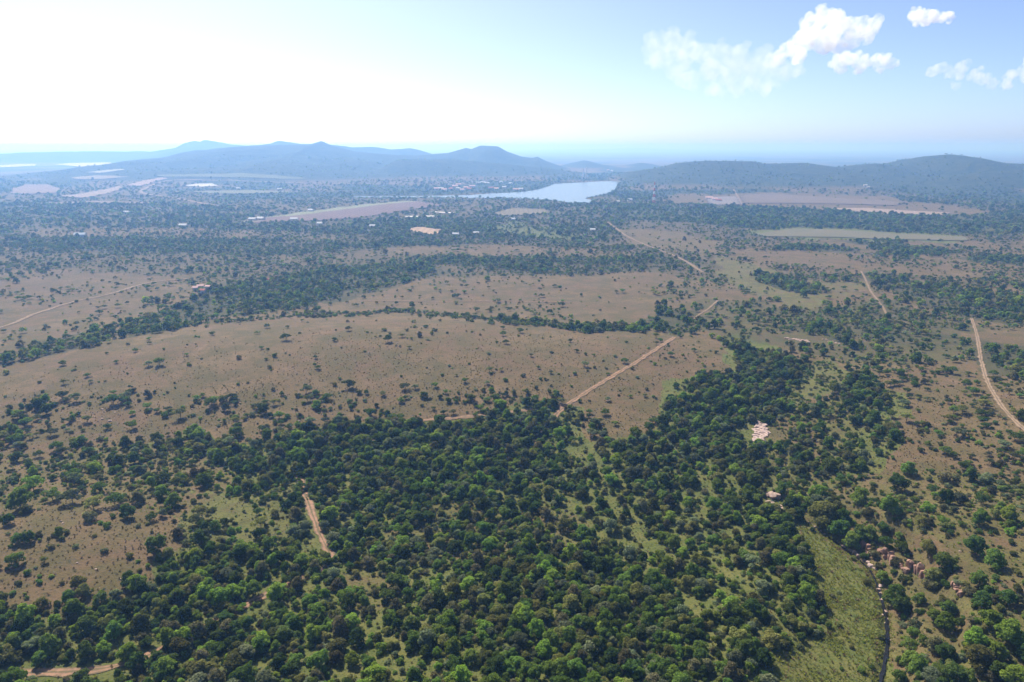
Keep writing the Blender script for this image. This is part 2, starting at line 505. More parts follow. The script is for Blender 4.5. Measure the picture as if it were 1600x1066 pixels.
# ------------------------------------------------------------------ zones (photo outlines laid on the land): tree density and mix
# (name, density 0..1, mix of broadleaf / thorn / shrub, outline)
ZONES = [
    ('far bush', .34, (.15, .55, .30), [(-900, 300), (2600, 300), (2600, 445), (-900, 445)]),
    ('far left wood', .60, (.45, .45, .10), [(-900, 318), (0, 318), (250, 318), (400, 326), (560, 345), (700, 340), (830, 318), (960, 318), (1000, 330), (960, 380), (760, 384), (620, 376), (420, 360), (240, 356), (0, 366), (-900, 366)]),
    ('far wood stripe', .7, (.3, .6, .1), [(0, 366), (230, 372), (640, 378), (1000, 384), (980, 392), (640, 388), (400, 400), (210, 396), (0, 384)]),
    ('pale gap', .18, (.1, .6, .3), [(20, 362), (130, 356), (400, 362), (420, 370), (240, 372), (60, 372)]),
    ('pale gap b', .16, (.1, .5, .4), [(600, 386), (760, 383), (900, 388), (1010, 392), (980, 402), (760, 400), (640, 398)]),
    ('stripe mid', .70, (.3, .6, .1), [(560, 408), (700, 400), (930, 404), (1010, 398), (1090, 408), (1060, 420), (900, 432), (850, 428), (700, 414), (600, 418)]),
    ('right wood belt', .85, (.5, .4, .1), [(960, 318), (1110, 322), (1300, 326), (1600, 330), (2600, 330), (2600, 366), (1600, 366), (1480, 368), (1330, 362), (1180, 358), (1090, 350), (1010, 345), (960, 340)]),
    ('foot of right hills', .55, (.4, .5, .1), [(940, 300), (1080, 306), (1140, 300), (1500, 310), (1600, 322), (2600, 322), (2600, 332), (1500, 330), (1160, 322), (1010, 322)]),
    ('right pale fields', .03, (.2, .5, .3), [(1040, 303), (1160, 303), (1200, 300), (1390, 308), (1420, 316), (1480, 320), (1560, 334), (1490, 337), (1390, 334), (1300, 328), (1160, 322), (1050, 319)]),
    ('right green field', .01, (.2, .5, .3), [(1170, 362), (1240, 356), (1330, 358), (1400, 364), (1520, 370), (1510, 378), (1380, 376), (1200, 372)]),
    ('valley grass', .03, (.2, .4, .4), [(975, 356), (1040, 362), (1100, 372), (1130, 382), (1125, 398), (1080, 392), (1020, 386), (985, 376)]),
    ('right far scatter', .22, (.1, .6, .3), [(1130, 378), (1600, 378), (2600, 378), (2600, 440), (1600, 440), (1360, 430), (1200, 420), (1110, 405)]),
    ('pinkish bare', .02, (.1, .5, .4), [(1140, 390), (1260, 394), (1330, 402), (1290, 414), (1190, 412), (1150, 402)]),
    ('tree bar a', .9, (.5, .4, .1), [(1320, 376), (1400, 376), (1440, 388), (1500, 394), (1470, 398), (1390, 402), (1370, 392)]),
    ('tree bar b', .85, (.5, .4, .1), [(1200, 384), (1290, 382), (1345, 390), (1330, 393), (1210, 392)]),
    ('tree bar c', .85, (.5, .4, .1), [(1510, 400), (1700, 398), (1800, 410), (1600, 412), (1510, 410)]),
    ('green marsh', .05, (.2, .3, .5), [(1110, 402), (1180, 412), (1240, 432), (1285, 458), (1300, 490), (1270, 500), (1225, 478), (1170, 450), (1120, 424)]),
    ('dark clump valley', .95, (.8, .15, .05), [(1188, 426), (1230, 430), (1268, 445), (1288, 458), (1262, 461), (1218, 452), (1190, 440)]),
    ('green flat', .05, (.1, .4, .5), [(1262, 440), (1345, 442), (1358, 460), (1330, 470), (1290, 470), (1300, 455)]),
    ('right dense strip', .92, (.7, .25, .05), [(1352, 428), (1400, 432), (1450, 446), (1520, 452), (1600, 462), (2400, 480), (2400, 530), (1600, 506), (1540, 500), (1470, 487), (1410, 466), (1358, 452)]),
    ('lake green', .30, (.6, .2, .2), [(758, 353), (780, 347), (812, 346), (832, 352), (890, 357), (900, 369), (868, 376), (800, 366), (770, 360)]),
    # middle ground
    ('left middle', .16, (.1, .6, .3), [(-900, 425), (0, 425), (230, 430), (300, 440), (240, 480), (200, 500), (120, 520), (0, 545), (-900, 600)]),
    ('left middle wood', .94, (.45, .5, .05), [(192, 512), (250, 490), (300, 470), (320, 450), (400, 440), (470, 424), (560, 415), (650, 412), (700, 420), (650, 436), (580, 448), (545, 470), (430, 488), (340, 497), (270, 518), (205, 528)]),
    ('left middle wood edge', .45, (.2, .7, .1), [(520, 440), (640, 424), (690, 430), (640, 446), (570, 462), (530, 468)]),
    ('ravine strip left', .85, (.6, .35, .05), [(0, 556), (40, 540), (110, 528), (150, 516), (182, 522), (170, 534), (110, 548), (60, 560), (0, 574)]),
    ('grass b', .05, (.05, .5, .45), [(490, 476), (560, 462), (660, 438), (760, 430), (900, 432), (1020, 424), (1080, 440), (1060, 470), (1000, 500), (860, 508), (640, 486), (500, 490)]),
    ('scrubby b', .24, (.05, .3, .65), [(760, 466), (900, 470), (1030, 450), (1090, 430), (1140, 440), (1160, 470), (1100, 500), (1015, 512), (870, 502)]),
    ('grass knoll', .012, (.05, .5, .45), [(-900, 640), (0, 576), (140, 542), (330, 506), (480, 496), (640, 492), (780, 506), (870, 516), (1010, 520), (1060, 526), (1130, 530), (1156, 580), (1100, 590), (1066, 600), (1040, 640), (1000, 680), (945, 686), (920, 645), (830, 622), (700, 640), (540, 640), (330, 625), (180, 612), (0, 640), (-900, 760)]),
    ('ravine line', .28, (.05, .1, .85), [(330, 500), (480, 490), (640, 485), (780, 497), (860, 505), (1010, 510), (1010, 517), (920, 519), (860, 514), (780, 503), (640, 490), (480, 495), (335, 504)]),
    ('ravine thick', .95, (.7, .2, .1), [(826, 502), (850, 502), (862, 511), (900, 510), (1008, 509), (1010, 517), (920, 520), (840, 511)]),
    ('ravine clump', .95, (.85, .15, 0), [(1012, 486), (1040, 478), (1088, 490), (1104, 516), (1100, 524), (1056, 524), (1012, 512)]),
    ('mixed valley scrub', .48, (.2, .25, .55), [(1090, 470), (1180, 470), (1260, 490), (1320, 480), (1390, 470), (1450, 490), (1525, 505), (1530, 560), (1440, 570), (1330, 575), (1280, 560), (1180, 540), (1120, 528), (1100, 510)]),
    ('grey bush', .8, (.1, .3, .6), [(1340, 500), (1400, 510), (1470, 520), (1525, 530), (1525, 545), (1440, 545), (1360, 530)]),
    ('valley clump', .95, (.9, .1, 0), [(1260, 508), (1295, 503), (1322, 512), (1326, 528), (1310, 534), (1268, 528)]),
    ('right dense patch', .95, (.8, .2, 0), [(1533, 537), (1580, 540), (1660, 550), (1900, 580), (1900, 660), (1660, 620), (1600, 600), (1562, 586), (1538, 566)]),
    ('right grass', .09, (.05, .6, .35), [(1360, 575), (1420, 570), (1530, 566), (1560, 590), (1700, 640), (2300, 700), (2300, 820), (1700, 780), (1600, 745), (1470, 730), (1400, 735), (1420, 690), (1400, 640), (1380, 610)]),
    ('right road verge', .25, (.1, .5, .4), [(1525, 505), (1600, 506), (1700, 520), (1700, 545), (1600, 545), (1535, 535)]),
    ('green glade', .16, (.2, .2, .6), [(1216, 620), (1240, 600), (1262, 570), (1290, 560), (1310, 580), (1300, 605), (1280, 620), (1240, 632)]),
    # front of the knoll
    ('rocky front', .11, (.3, .4, .3), [(-900, 760), (-900, 640), (0, 630), (180, 616), (330, 622), (540, 612), (540, 660), (430, 672), (320, 670), (200, 680), (110, 690), (0, 720)]),
    ('rocky front b', .08, (.3, .3, .4), [(540, 612), (700, 612), (880, 618), (880, 632), (770, 640), (620, 658), (530, 665)]),
    # the great thicket
    ('thicket', .76, (.82, .03, .15), [(-900, 1300), (-900, 900), (0, 720), (60, 722), (110, 700), (187, 693), (267, 684), (320, 678), (367, 697), (433, 684), (533, 662), (627, 662), (720, 652), (773, 638), (833, 628), (877, 637), (910, 642), (927, 672), (943, 690), (1000, 686), (1027, 674), (1050, 625), (1066, 596), (1110, 584), (1156, 588), (1133, 553), (1126, 530), (1166, 523), (1206, 553), (1253, 567), (1262, 580), (1233, 617), (1213, 647), (1256, 638), (1310, 620), (1330, 577), (1376, 613), (1402, 622), (1406, 647), (1392, 655), (1404, 675), (1420, 695), (1388, 714), (1380, 732), (1310, 738), (1240, 760), (1215, 790), (1240, 815), (1256, 850), (1268, 900), (1290, 940), (1300, 975), (1280, 992), (1216, 1030), (1205, 1070), (1200, 1300)]),
    ('left band', .36, (.5, .2, .3), [(-900, 900), (0, 722), (60, 720), (110, 700), (187, 695), (267, 690), (340, 700), (360, 740), (345, 772), (240, 765), (130, 735), (0, 724)]),
    ('thin right of path', .5, (.6, .1, .3), [(860, 690), (900, 655), (940, 690), (1000, 690), (1020, 710), (960, 720), (880, 715)]),
    ('open valley', .42, (.4, .1, .5), [(1205, 640), (1262, 632), (1310, 628), (1350, 650), (1345, 690), (1300, 740), (1225, 790), (1205, 770), (1200, 730), (1200, 700)]),
    ('glade by rocks', .14, (.4, .1, .5), [(1205, 652), (1260, 645), (1290, 668), (1300, 700), (1285, 722), (1240, 700), (1215, 690)]),
    ('glade below', .5, (.5, .1, .4), [(1060, 755), (1130, 762), (1140, 775), (1060, 775)]),
    ('left shelf', .15, (.35, .4, .25), [(-900, 900), (0, 724), (60, 726), (130, 735), (240, 765), (345, 775), (290, 820), (233, 798), (133, 800), (77, 790), (0, 818), (-900, 1000)]),
    ('left clearing', .05, (.3, .2, .5), [(-900, 1120), (-900, 1000), (0, 820), (77, 790), (133, 800), (187, 795), (233, 800), (290, 822), (317, 857), (250, 876), (247, 915), (200, 938), (117, 948), (60, 958), (0, 940)]),
    ('yellow scrub', .5, (.4, .1, .5), [(290, 820), (345, 772), (400, 765), (480, 742), (476, 800), (470, 840), (400, 850), (330, 862)]),
    ('yellow scrub b', .58, (.5, .05, .45), [(590, 850), (640, 790), (700, 770), (760, 800), (840, 800), (930, 815), (930, 850), (820, 880), (740, 880), (640, 885)]),
    ('yellow scrub c', .62, (.5, .05, .45), [(530, 900), (600, 890), (640, 920), (600, 960), (540, 950)]),
    # stream meadow and the right bank
    ('meadow', .0, (.3, 0, .7), [(1226, 798), (1258, 814), (1300, 842), (1328, 864), (1362, 890), (1376, 925), (1386, 965), (1390, 1000), (1382, 1040), (1372, 1110), (1195, 1300), (1190, 1100), (1209, 1066), (1218, 1030), (1280, 992), (1302, 977), (1288, 937), (1266, 897), (1254, 843), (1246, 823)]),
    ('right bank', .17, (.25, .15, .6), [(1245, 770), (1310, 742), (1400, 738), (1470, 732), (1600, 748), (1700, 780), (2300, 830), (2300, 1300), (1372, 1300), (1384, 1040), (1392, 1000), (1378, 925), (1362, 888), (1300, 840), (1258, 812)]),
    ('right bank thick', .62, (.5, .05, .45), [(1500, 940), (1600, 900), (1900, 930), (1900, 1200), (1420, 1200), (1440, 1040), (1500, 1010)]),
    ('stream bush', .97, (.95, 0, .05), [(1240, 776), (1290, 776), (1320, 806), (1340, 842), (1330, 856), (1300, 836), (1262, 810), (1240, 800)]),
]
ROADS = {
    'main': [(1054, 527), (1030, 543), (1000, 563), (968, 582), (940, 599), (910, 617), (884, 634), (862, 654), (850, 668), (838, 688), (822, 706), (812, 718)],
    'branch': [(560, 704), (585, 684), (612, 668), (645, 659), (690, 655), (730, 652), (772, 648), (830, 640), (884, 634)],
    'near': [(466, 742), (474, 765), (482, 785), (489, 806), (497, 829), (506, 848), (516, 866), (526, 878), (510, 886), (488, 896), (455, 914), (420, 928), (390, 943), (345, 966), (285, 1000), (225, 1030), (165, 1047), (110, 1051), (50, 1051), (-60, 1056), (-200, 1080)],
    'right': [(1518, 498), (1523, 511), (1528, 532), (1531, 555), (1536, 578), (1546, 606), (1562, 632), (1584, 658), (1612, 682), (1680, 730), (1760, 780)],
    'left far': [(-120, 545), (0, 513), (50, 492), (88, 479), (125, 469), (170, 461), (215, 446), (240, 440), (292, 436)],
    'far straight': [(945, 345), (962, 357), (978, 369), (1010, 384), (1050, 398), (1070, 408), (1086, 418), (1098, 426)],
    'fence line': [(1345, 424), (1352, 436), (1358, 452), (1368, 466), (1380, 480), (1388, 498)],
    'thin grass track': [(560, 470), (640, 470.5), (720, 471.5), (800, 471), (900, 473)],
    'short spur': [(1122, 470), (1108, 482), (1092, 492), (1083, 500)],
    'marsh track': [(1282, 455.5), (1310, 456), (1340, 456), (1352, 455)],
    'far left bend': [(620, 288.5), (490, 287), (400, 284), (320, 282), (275, 280.5), (252, 284), (232, 292), (219, 300), (224, 303), (250, 307), (290, 313), (315, 318), (342, 323)],
    'hill foot track': [(1146, 296), (1152, 306), (1160, 320)],
}

# ------------------------------------------------------------------ the ground: one sheet out to the horizon
def build_ground():
    r = [0.0, 30.0, 60.0, 80.0]
    while r[-1] < 34000:
        r.append(r[-1] + max(1.1, 0.0085 * r[-1]))
    r = np.array(r[1:])
    az = np.concatenate([np.arange(-180, -50, 2.0), np.arange(-50, -42, 0.5), np.arange(-42, 42, 0.16), np.arange(42, 50, 0.5), np.arange(50, 180, 2.0)])
    A = np.radians(az)
    R, AA = np.meshgrid(r, A, indexing='ij')
    X, Y = R * np.sin(AA), R * np.cos(AA)
    Z = height(X.ravel(), Y.ravel())
    V = np.column_stack([X.ravel(), Y.ravel(), Z])
    V = np.vstack([V, [[0, 0, float(height(np.zeros(1), np.zeros(1))[0])]]])
    nr, na = len(r), len(az)
    i = np.arange(nr - 1)[:, None]; j = np.arange(na)[None, :]
    j2 = (j + 1) % na
    Q = np.stack(np.broadcast_arrays(i * na + j, i * na + j2, (i + 1) * na + j2, (i + 1) * na + j), -1).reshape(-1, 4)[:, ::-1]
    cidx = len(V) - 1
    jj = np.arange(na)
    T = np.column_stack([np.full(na, cidx), np.full(na, cidx), (jj + 1) % na, jj])
    # the centre fan is built as thin quads (two equal corners are avoided by a tiny ring)
    ring = np.column_stack([0.5 * np.sin(A), 0.5 * np.cos(A), np.full(na, V[cidx, 2])])
    base = len(V)
    V = np.vstack([V, ring])
    T = np.column_stack([base + jj, base + (jj + 1) % na, (jj + 1) % na, jj])[:, ::-1]
    o = mesh_obj('ground', V, np.vstack([Q, T]), M['ground'], smooth_=True)
    x, y, z = V[:, 0], V[:, 1], V[:, 2]
    px, py, dep = project(x, y, z)
    rr = np.hypot(x, y)
    wk = 9 * np.clip(rr / 230, 1, 6)
    wx, wy = x + wk * fbm(x, y, 40, 21, 4), y + wk * fbm(x, y, 40, 22, 4)
    px, py, dep = project(wx, wy, z)
    green = np.full(len(x), 0.12)
    gz = {'meadow': 1.0, 'lake green': .8, 'green marsh': .5, 'green glade': .6, 'right green field': .8, 'valley grass': .35, 'green flat': .45, 'thicket': .8, 'yellow scrub': .6, 'yellow scrub b': .5,
          'yellow scrub c': .5, 'right bank': .42, 'left band': .4, 'left shelf': .35, 'glade by rocks': .4, 'open valley': .55, 'mixed valley scrub': .38, 'right wood belt': .5, 'left clearing': .22, 'right bank thick': .5,
          'grass knoll': .06, 'rocky front': .08, 'stream bush': .5, 'right grass': .14, 'pinkish bare': -.2, 'right pale fields': .05}
    infront = y > 30
    for nm, den, mix, poly in ZONES:
        if nm in gz:
            green = np.where(inside(px, py, poly) & infront & (rr < 3000), gz[nm], green)
    hz = np.zeros(len(x))
    fm = rr > 1000
    hz[fm] = hills(x[fm], y[fm])
    wood = smooth(4, 18, hz) * 0.95
    farw = smooth(1500, 2000, rr) * smooth(-0.25, 0.25, fbm(x, y, 300, 31, 3)) * (1 - smooth(7000, 14000, rr)) * 0.9
    wood = np.maximum(wood, farw)
    wood = np.maximum(wood, smooth(7000, 14000, rr) * 0.45)
    for nm, den, mix, poly in ZONES:                # scrubby ground under the far tree belts
        if den > .3 and nm not in ('thicket',):
            wood = np.where(inside(px, py, poly) & infront & (rr > 430) & (rr < 2600), np.maximum(wood, .30 + .28 * den), wood)
        elif den <= .3:
            wood = np.where(inside(px, py, poly) & infront & (rr > 430) & (rr < 2600) & (hz < 8), min(.35, den), wood)
    for nm in ('right pale fields',):
        poly = [p for n_, d_, m_, p in ZONES if n_ == nm][0]
        wood = np.where(inside(px, py, poly) & infront & (hz < 8), 0.0, wood)
    for nm, arr in (('green', green), ('wood', wood)):
        at = o.data.attributes.new(nm, 'FLOAT', 'POINT')
        at.data.foreach_set('value', arr.astype(np.float32))
    tag(o, 'dry tan and olive grass veld running out to the horizon', None, None, 'structure')
    return o


build_ground()


def resample(pts, step):
    pts = np.array(pts, float)
    d = np.r_[0, np.cumsum(np.hypot(*np.diff(pts, axis=0).T))]
    n = max(2, int(d[-1] / step))
    s = np.linspace(0, d[-1], n)
    x, y = np.interp(s, d, pts[:, 0]), np.interp(s, d, pts[:, 1])
    k = 5
    if n > 12:
        for _ in range(2):
            xs, ys = x.copy(), y.copy()
            xs[k:-k] = sum(x[k + q:len(x) - k + q] for q in range(-k, k + 1)) / (2 * k + 1)
            ys[k:-k] = sum(y[k + q:len(y) - k + q] for q in range(-k, k + 1)) / (2 * k + 1)
            x, y = xs, ys
    return x, y


def ribbon(name, pts_xy, width, step, mat, lift=0.05, edge=0.35, cols=5, seed=1, zfix=None):
    x, y = resample(pts_xy, step)
    tx, ty = np.gradient(x), np.gradient(y)
    l = np.hypot(tx, ty) + 1e-9
    nx, ny = -ty / l, tx / l
    s = np.arange(len(x)) * step
    wl = width / 2 * (1 + edge * noise(s, s * 0 + 3.1, width * 1.5, seed) + edge * .6 * noise(s, s * 0, width * .6, seed + 9))
    wr = width / 2 * (1 + edge * noise(s, s * 0 + 8.7, width * 1.5, seed + 3) + edge * .6 * noise(s, s * 0, width * .6, seed + 7))
    V = []
    for c in range(cols):
        t = c / (cols - 1) * 2 - 1
        off = np.where(t < 0, t * wl, t * wr)
        vx, vy = x + nx * off, y + ny * off
        r = np.hypot(vx, vy)
        vz = height(vx, vy) + lift + r * 0.0004 if zfix is None else zfix(vx, vy)
        V.append(np.column_stack([vx, vy, vz]))
    V = np.stack(V, 1).reshape(-1, 3)
    i = np.arange(len(x) - 1)[:, None]; j = np.arange(cols - 1)[None]
    Fq = np.stack(np.broadcast_arrays(i * cols + j, (i + 1) * cols + j, (i + 1) * cols + j + 1, i * cols + j + 1), -1).reshape(-1, 4)
    a, b, c_ = V[Fq[0, 0]], V[Fq[0, 1]], V[Fq[0, 2]]
    if np.cross(b - a, c_ - a)[2] < 0:
        Fq = Fq[:, ::-1]
    o = mesh_obj(name, V, Fq, mat, smooth_=True)
    at = o.data.attributes.new('across', 'FLOAT', 'POINT')
    at.data.foreach_set('value', np.tile(np.linspace(-1, 1, cols), len(x)).astype(np.float32))
    return o


def gpts(px_list):
    a = np.array(px_list, float)
    x, y, z = ground(a[:, 0], a[:, 1])
    return np.column_stack([x, y])


ROAD_XY = {k: gpts(v) for k, v in ROADS.items()}
road_info = {
    'main': ('dirt_road', 2.3, 1.5, 'track', 'straight pale red dirt road climbing the bare grass knoll'),
    'branch': ('dirt_road', 2.0, 1.5, 'track', 'narrow red dirt track along the top edge of the thicket'),
    'near': ('dirt_road', 2.3, 1.0, 'track', 'two-rut red earth track winding through the near thicket'),
    'right': ('dirt_road', 2.1, 1.5, 'gravel', 'pale gravel road curving across the tan grass by the dense bush patch'),
    'left far': ('dirt_road', 2.8, 2.0, 'gravel', 'pale dirt road entering the plain from the left edge'),
    'far straight': ('dirt_road', 3.0, 3.0, 'gravel', 'straight pale road running from the lakeside trees down the valley'),
    'fence line': ('dirt_road', 1.5, 2.0, 'gravel', 'thin cleared line past the end of the dense tree strip'),
    'thin grass track': ('footpath', 1.6, 2.0, 'track', 'thin reddish path across the farther bare grass'),
    'short spur': ('dirt_road', 1.4, 2.0, 'gravel', 'short pale track running down to the ravine clump'),
    'marsh track': ('footpath', 1.8, 2.0, 'gravel', 'short white track beside the green marsh'),
    'far left bend': ('gravel_road', 10.0, 8.0, 'gravel', 'pale road with a sharp bend on the far left plain'),
    'hill foot track': ('dirt_road', 4.0, 8.0, 'gravel', 'pale track beside the fenced yard below the right-hand hills'),
}
for k, (nm, w, st, mt, lab) in road_info.items():
    tag(ribbon(nm, ROAD_XY[k], w * 1.15, st, M[mt], lift=0.06, cols=9, seed=len(k)), lab, None, None, 'structure')


# ------------------------------------------------------------------ fields, lake, stream
def draped_polygon(name, px_poly, mat, lift=0.1, cell=None, level=None, warp=0.0):
    xy = gpts(px_poly) if level is None else np.array([flat(a, b, level) for a, b in px_poly])
    x0, y0 = xy.min(0); x1, y1 = xy.max(0)
    cell = cell or max((x1 - x0), (y1 - y0)) / 60
    # outline resampled, then filled by a bmesh grid cut: simple scan fill in rows of y
    ys = np.arange(y0 + cell * .25, y1, cell)
    V, Fc = [], []
    prev = None
    for yy in ys:
        xs = []
        n = len(xy)
        for i in range(n):
            (ax, ay), (bx, by) = xy[i], xy[(i + 1) % n]
            if (ay > yy) != (by > yy):
                xs.append(ax + (bx - ax) * (yy - ay) / (by - ay))
        xs.sort()
        row = []
        for a, b in zip(xs[::2], xs[1::2]):
            a += warp * float(noise(np.array([yy]), np.array([1.0]), cell * 3, 5)[0])
            b += warp * float(noise(np.array([yy]), np.array([9.0]), cell * 3, 6)[0])
            if b - a > 0.5:
                row.append((a, b))
        cur = []
        K = 12
        for a, b in row:
            idx = []
            for k in range(K + 1):
                V.append((a + (b - a) * k / K, yy)); idx.append(len(V) - 1)
            cur.append((a, b, idx))
        if prev:
            for a, b, idx in cur:
                best = None
                for a2, b2, idx2 in prev:
                    ov = min(b, b2) - max(a, a2)
                    if ov > 0 and (best is None or ov > best[0]):
                        best = (ov, idx2)
                if best:
                    for k in range(K):
                        Fc.append((best[1][k], best[1][k + 1], idx[k + 1], idx[k]))
        prev = cur
    V = np.array(V)
    if level is None:
        z = height(V[:, 0], V[:, 1]) + lift + np.hypot(V[:, 0], V[:, 1]) * 0.0006
    else:
        z = np.full(len(V), level)
    return mesh_obj(name, np.column_stack([V, z]), np.array(Fc), mat, smooth_=True)


lake = draped_polygon('lake', LAKE_PX, M['lake'], cell=9, level=0.35)
tag(lake, 'pale still lake lying in the gap between the two hill ranges', None, None, 'structure')


def field_mat(nm, a, b, sc=0.05):
    m, nt, out = new_mat(nm)
    pos = N(nt, 'ShaderNodeNewGeometry').outputs['Position']
    wv = nt.nodes.new('ShaderNodeTexWave')                     # plough and crop lines
    wv.inputs['Scale'].default_value = .035; wv.inputs['Distortion'].default_value = 3.0; wv.inputs['Detail'].default_value = 3
    L(nt, pos, wv.inputs['Vector'])
    c = mixc(nt, ramp(nt, tex(nt, .02, 6, .7, pos), .36, .64), a, b)
    c = mixc(nt, ramp(nt, wv.outputs['Fac'], .5, .9), c, tuple(.9 * q for q in b))
    c = mixc(nt, ramp(nt, tex(nt, .08, 5, .7, pos), .58, .72), c, (.07, .068, .034))
    bs = N(nt, 'ShaderNodeBsdfPrincipled'); bs.inputs['Roughness'].default_value = .95; bs.inputs['Specular IOR Level'].default_value = .1
    L(nt, c, bs.inputs['Base Color']); L(nt, bs.outputs[0], out.inputs['Surface'])
    return m


FIELDS = [
    ('field', [(384, 345), (470, 336), (560, 325), (628, 317), (652, 315.5), (694, 322), (650, 327), (612, 333), (560, 341), (500, 345), (440, 347), (400, 350)], ((.155, .105, .090), (.125, .085, .072)), 'long brown ploughed field in front of the left hills'),
    ('field', [(385, 346), (460, 334), (560, 321.5), (630, 315), (660, 315), (630, 317.5), (560, 325.5), (470, 336.5), (390, 349)], ((.20, .20, .11), (.17, .18, .10)), 'narrow pale green headland along the ploughed field'),
    ('field', [(0, 259), (30, 257.5), (56, 257), (56, 260), (20, 262), (0, 262.5)], ((.40, .36, .32), (.34, .30, .27)), 'white field strip at the left edge of the far plain'),
    ('field', [(84, 257.5), (110, 255.5), (172, 254.5), (178, 258), (160, 261), (130, 262), (100, 259)], ((.44, .39, .35), (.38, .33, .30)), 'bright white bare field on the far left plain'),
    ('field', [(136, 270), (160, 267.5), (188, 265), (196, 266), (175, 269), (156, 271.5)], ((.32, .31, .26), (.26, .26, .21)), 'long pale field sloping up towards the left hill'),
    ('field', [(18, 296), (40, 289), (75, 289), (98, 296), (85, 302), (40, 304), (20, 303)], ((.20, .145, .115), (.17, .125, .095)), 'pinkish fallow field on the far left plain'),
    ('field', [(95, 307), (130, 303), (172, 295), (188, 291), (189, 297), (165, 304), (135, 310), (100, 308.5)], ((.26, .195, .155), (.21, .165, .125)), 'slanting pinkish field between two tree lines'),
    ('field', [(196, 290.5), (225, 283), (250, 278), (264, 279), (245, 284), (216, 291.5)], ((.30, .22, .175), (.25, .18, .145)), 'slim pink field beside the bend of the far road'),
    ('field', [(288, 291), (305, 288), (330, 287.5), (340, 291), (315, 292.5)], ((.45, .43, .40), (.38, .36, .33)), 'small white patch of bare ground below the left hills'),
    ('field', [(640, 359), (652, 355.5), (672, 357), (690, 360), (686, 366), (668, 368), (646, 364)], ((.34, .235, .15), (.28, .195, .125)), 'small orange sandy clearing among the lakeside trees'),
    ('field', [(634, 338.5), (680, 337.6), (682, 339), (636, 340.6)], ((.50, .46, .40), (.45, .42, .36)), 'narrow pale strip in front of the orchard'),
    ('field', [(672, 331), (712, 333), (712, 334.4), (672, 332.4)], ((.58, .54, .50), (.5, .46, .42)), 'thin white strip beyond the orchard'),
    ('field', [(770, 334), (800, 326), (850, 328), (860, 333), (810, 337), (775, 338)], ((.17, .135, .085), (.14, .12, .07)), 'pale clearing among trees in front of the lake'),
    ('field', [(240, 274), (330, 272), (420, 275), (480, 279), (470, 281), (380, 278), (260, 277)], ((.11, .12, .06), (.13, .13, .07)), 'thin pale green strip at the foot of the near hills'),
    ('field', [(60, 318), (150, 315), (240, 317), (236, 319), (140, 318.4), (70, 320.5)], ((.20, .15, .12), (.17, .13, .10)), 'thin pinkish strip across the far plain'),
    ('field', [(110, 278), (150, 275), (205, 277), (160, 280.5), (120, 281)], ((.24, .20, .15), (.20, .17, .12)), 'small pale strip below the white fields'),
    ('field', [(300, 300), (390, 298), (470, 301), (380, 303.5), (310, 303)], ((.12, .13, .065), (.15, .14, .08)), 'pale olive strip on the plain below the hills'),
    ('field', [(1102, 309), (1150, 307.5), (1158, 320), (1112, 321)], ((.19, .16, .15), (.16, .14, .13)), 'pale fenced yard below the right-hand hills'),
    ('field', [(1160, 306), (1200, 302), (1290, 309), (1380, 314), (1408, 318), (1400, 322), (1300, 319), (1200, 318), (1164, 318)], ((.155, .118, .085), (.13, .10, .07)), 'long pinkish field at the foot of the right-hand hills'),
    ('field', [(1290, 326), (1360, 326), (1420, 330), (1482, 333), (1478, 337), (1400, 336), (1320, 330.5)], ((.28, .21, .165), (.23, .175, .135)), 'thin sandy strip under the right-hand hills'),
    ('field', [(1180, 366), (1240, 358), (1310, 360), (1400, 366), (1510, 371), (1506, 377), (1400, 375), (1290, 371), (1200, 371)], ((.110, .108, .052), (.140, .122, .070)), 'grey-green pasture behind the dark tree bars on the right'),
]
for nm, poly, (a, b), lab in FIELDS:
    tag(draped_polygon(nm, poly, field_mat(nm + '_soil', a, b), lift=0.25, warp=7.0), lab, None, None, 'structure')

tag(ribbon('stream', STREAM_XY, .85, 0.7, M['stream'], edge=0.5, seed=4, zfix=lambda x, y: height(x, y) * 0 + np.minimum(height(x, y) + 0.45, -6.45)), 'thin dark stream along the right edge of the green meadow', None, None, 'structure')

# ------------------------------------------------------------------ plants: prototypes
def crown_mesh(seed, lobes, n, leaf):
    r = np.random.default_rng(seed)
    C = np.array([l[0] for l in lobes]); Rr = np.array([l[1] for l in lobes])
    wgt = (Rr[:, 0] * Rr[:, 2]); wgt = wgt / wgt.sum()
    k = r.choice(len(lobes), n * 2, p=wgt)
    d = r.normal(size=(n * 2, 3)); d /= np.linalg.norm(d, axis=1)[:, None]
    d[:, 2] = np.where((d[:, 2] < -0.25) & (r.random(n * 2) < .7), -d[:, 2], d[:, 2])
    rad = 0.72 + 0.33 * r.random(n * 2) ** 0.6
    P = C[k] + d * Rr[k] * rad[:, None]
    deep = np.zeros(len(P), bool)
    for c, q in zip(C, Rr):
        deep |= (((P - c) / q) ** 2).sum(1) < 0.45
    P, d = P[~deep][:n], d[~deep][:n]
    n = len(P)
    nrm = d * 0.9 + r.normal(size=(n, 3)) * 0.5 + np.array([0, 0, .6])
    nrm /= np.linalg.norm(nrm, axis=1)[:, None]
    u = np.cross(nrm, r.normal(size=(n, 3))); u /= np.linalg.norm(u, axis=1)[:, None]
    v = np.cross(nrm, u)
    s = leaf * (0.6 + 0.8 * r.random(n))[:, None]
    asp = (0.6 + 0.5 * r.random(n))[:, None]
    bend = nrm * s * 0.25
    V = np.stack([P - u * s - bend, P - v * s * asp, P + u * s - bend, P + v * s * asp], 1).reshape(-1, 3)
    Fq = np.arange(n * 4).reshape(-1, 4)
    return V, Fq


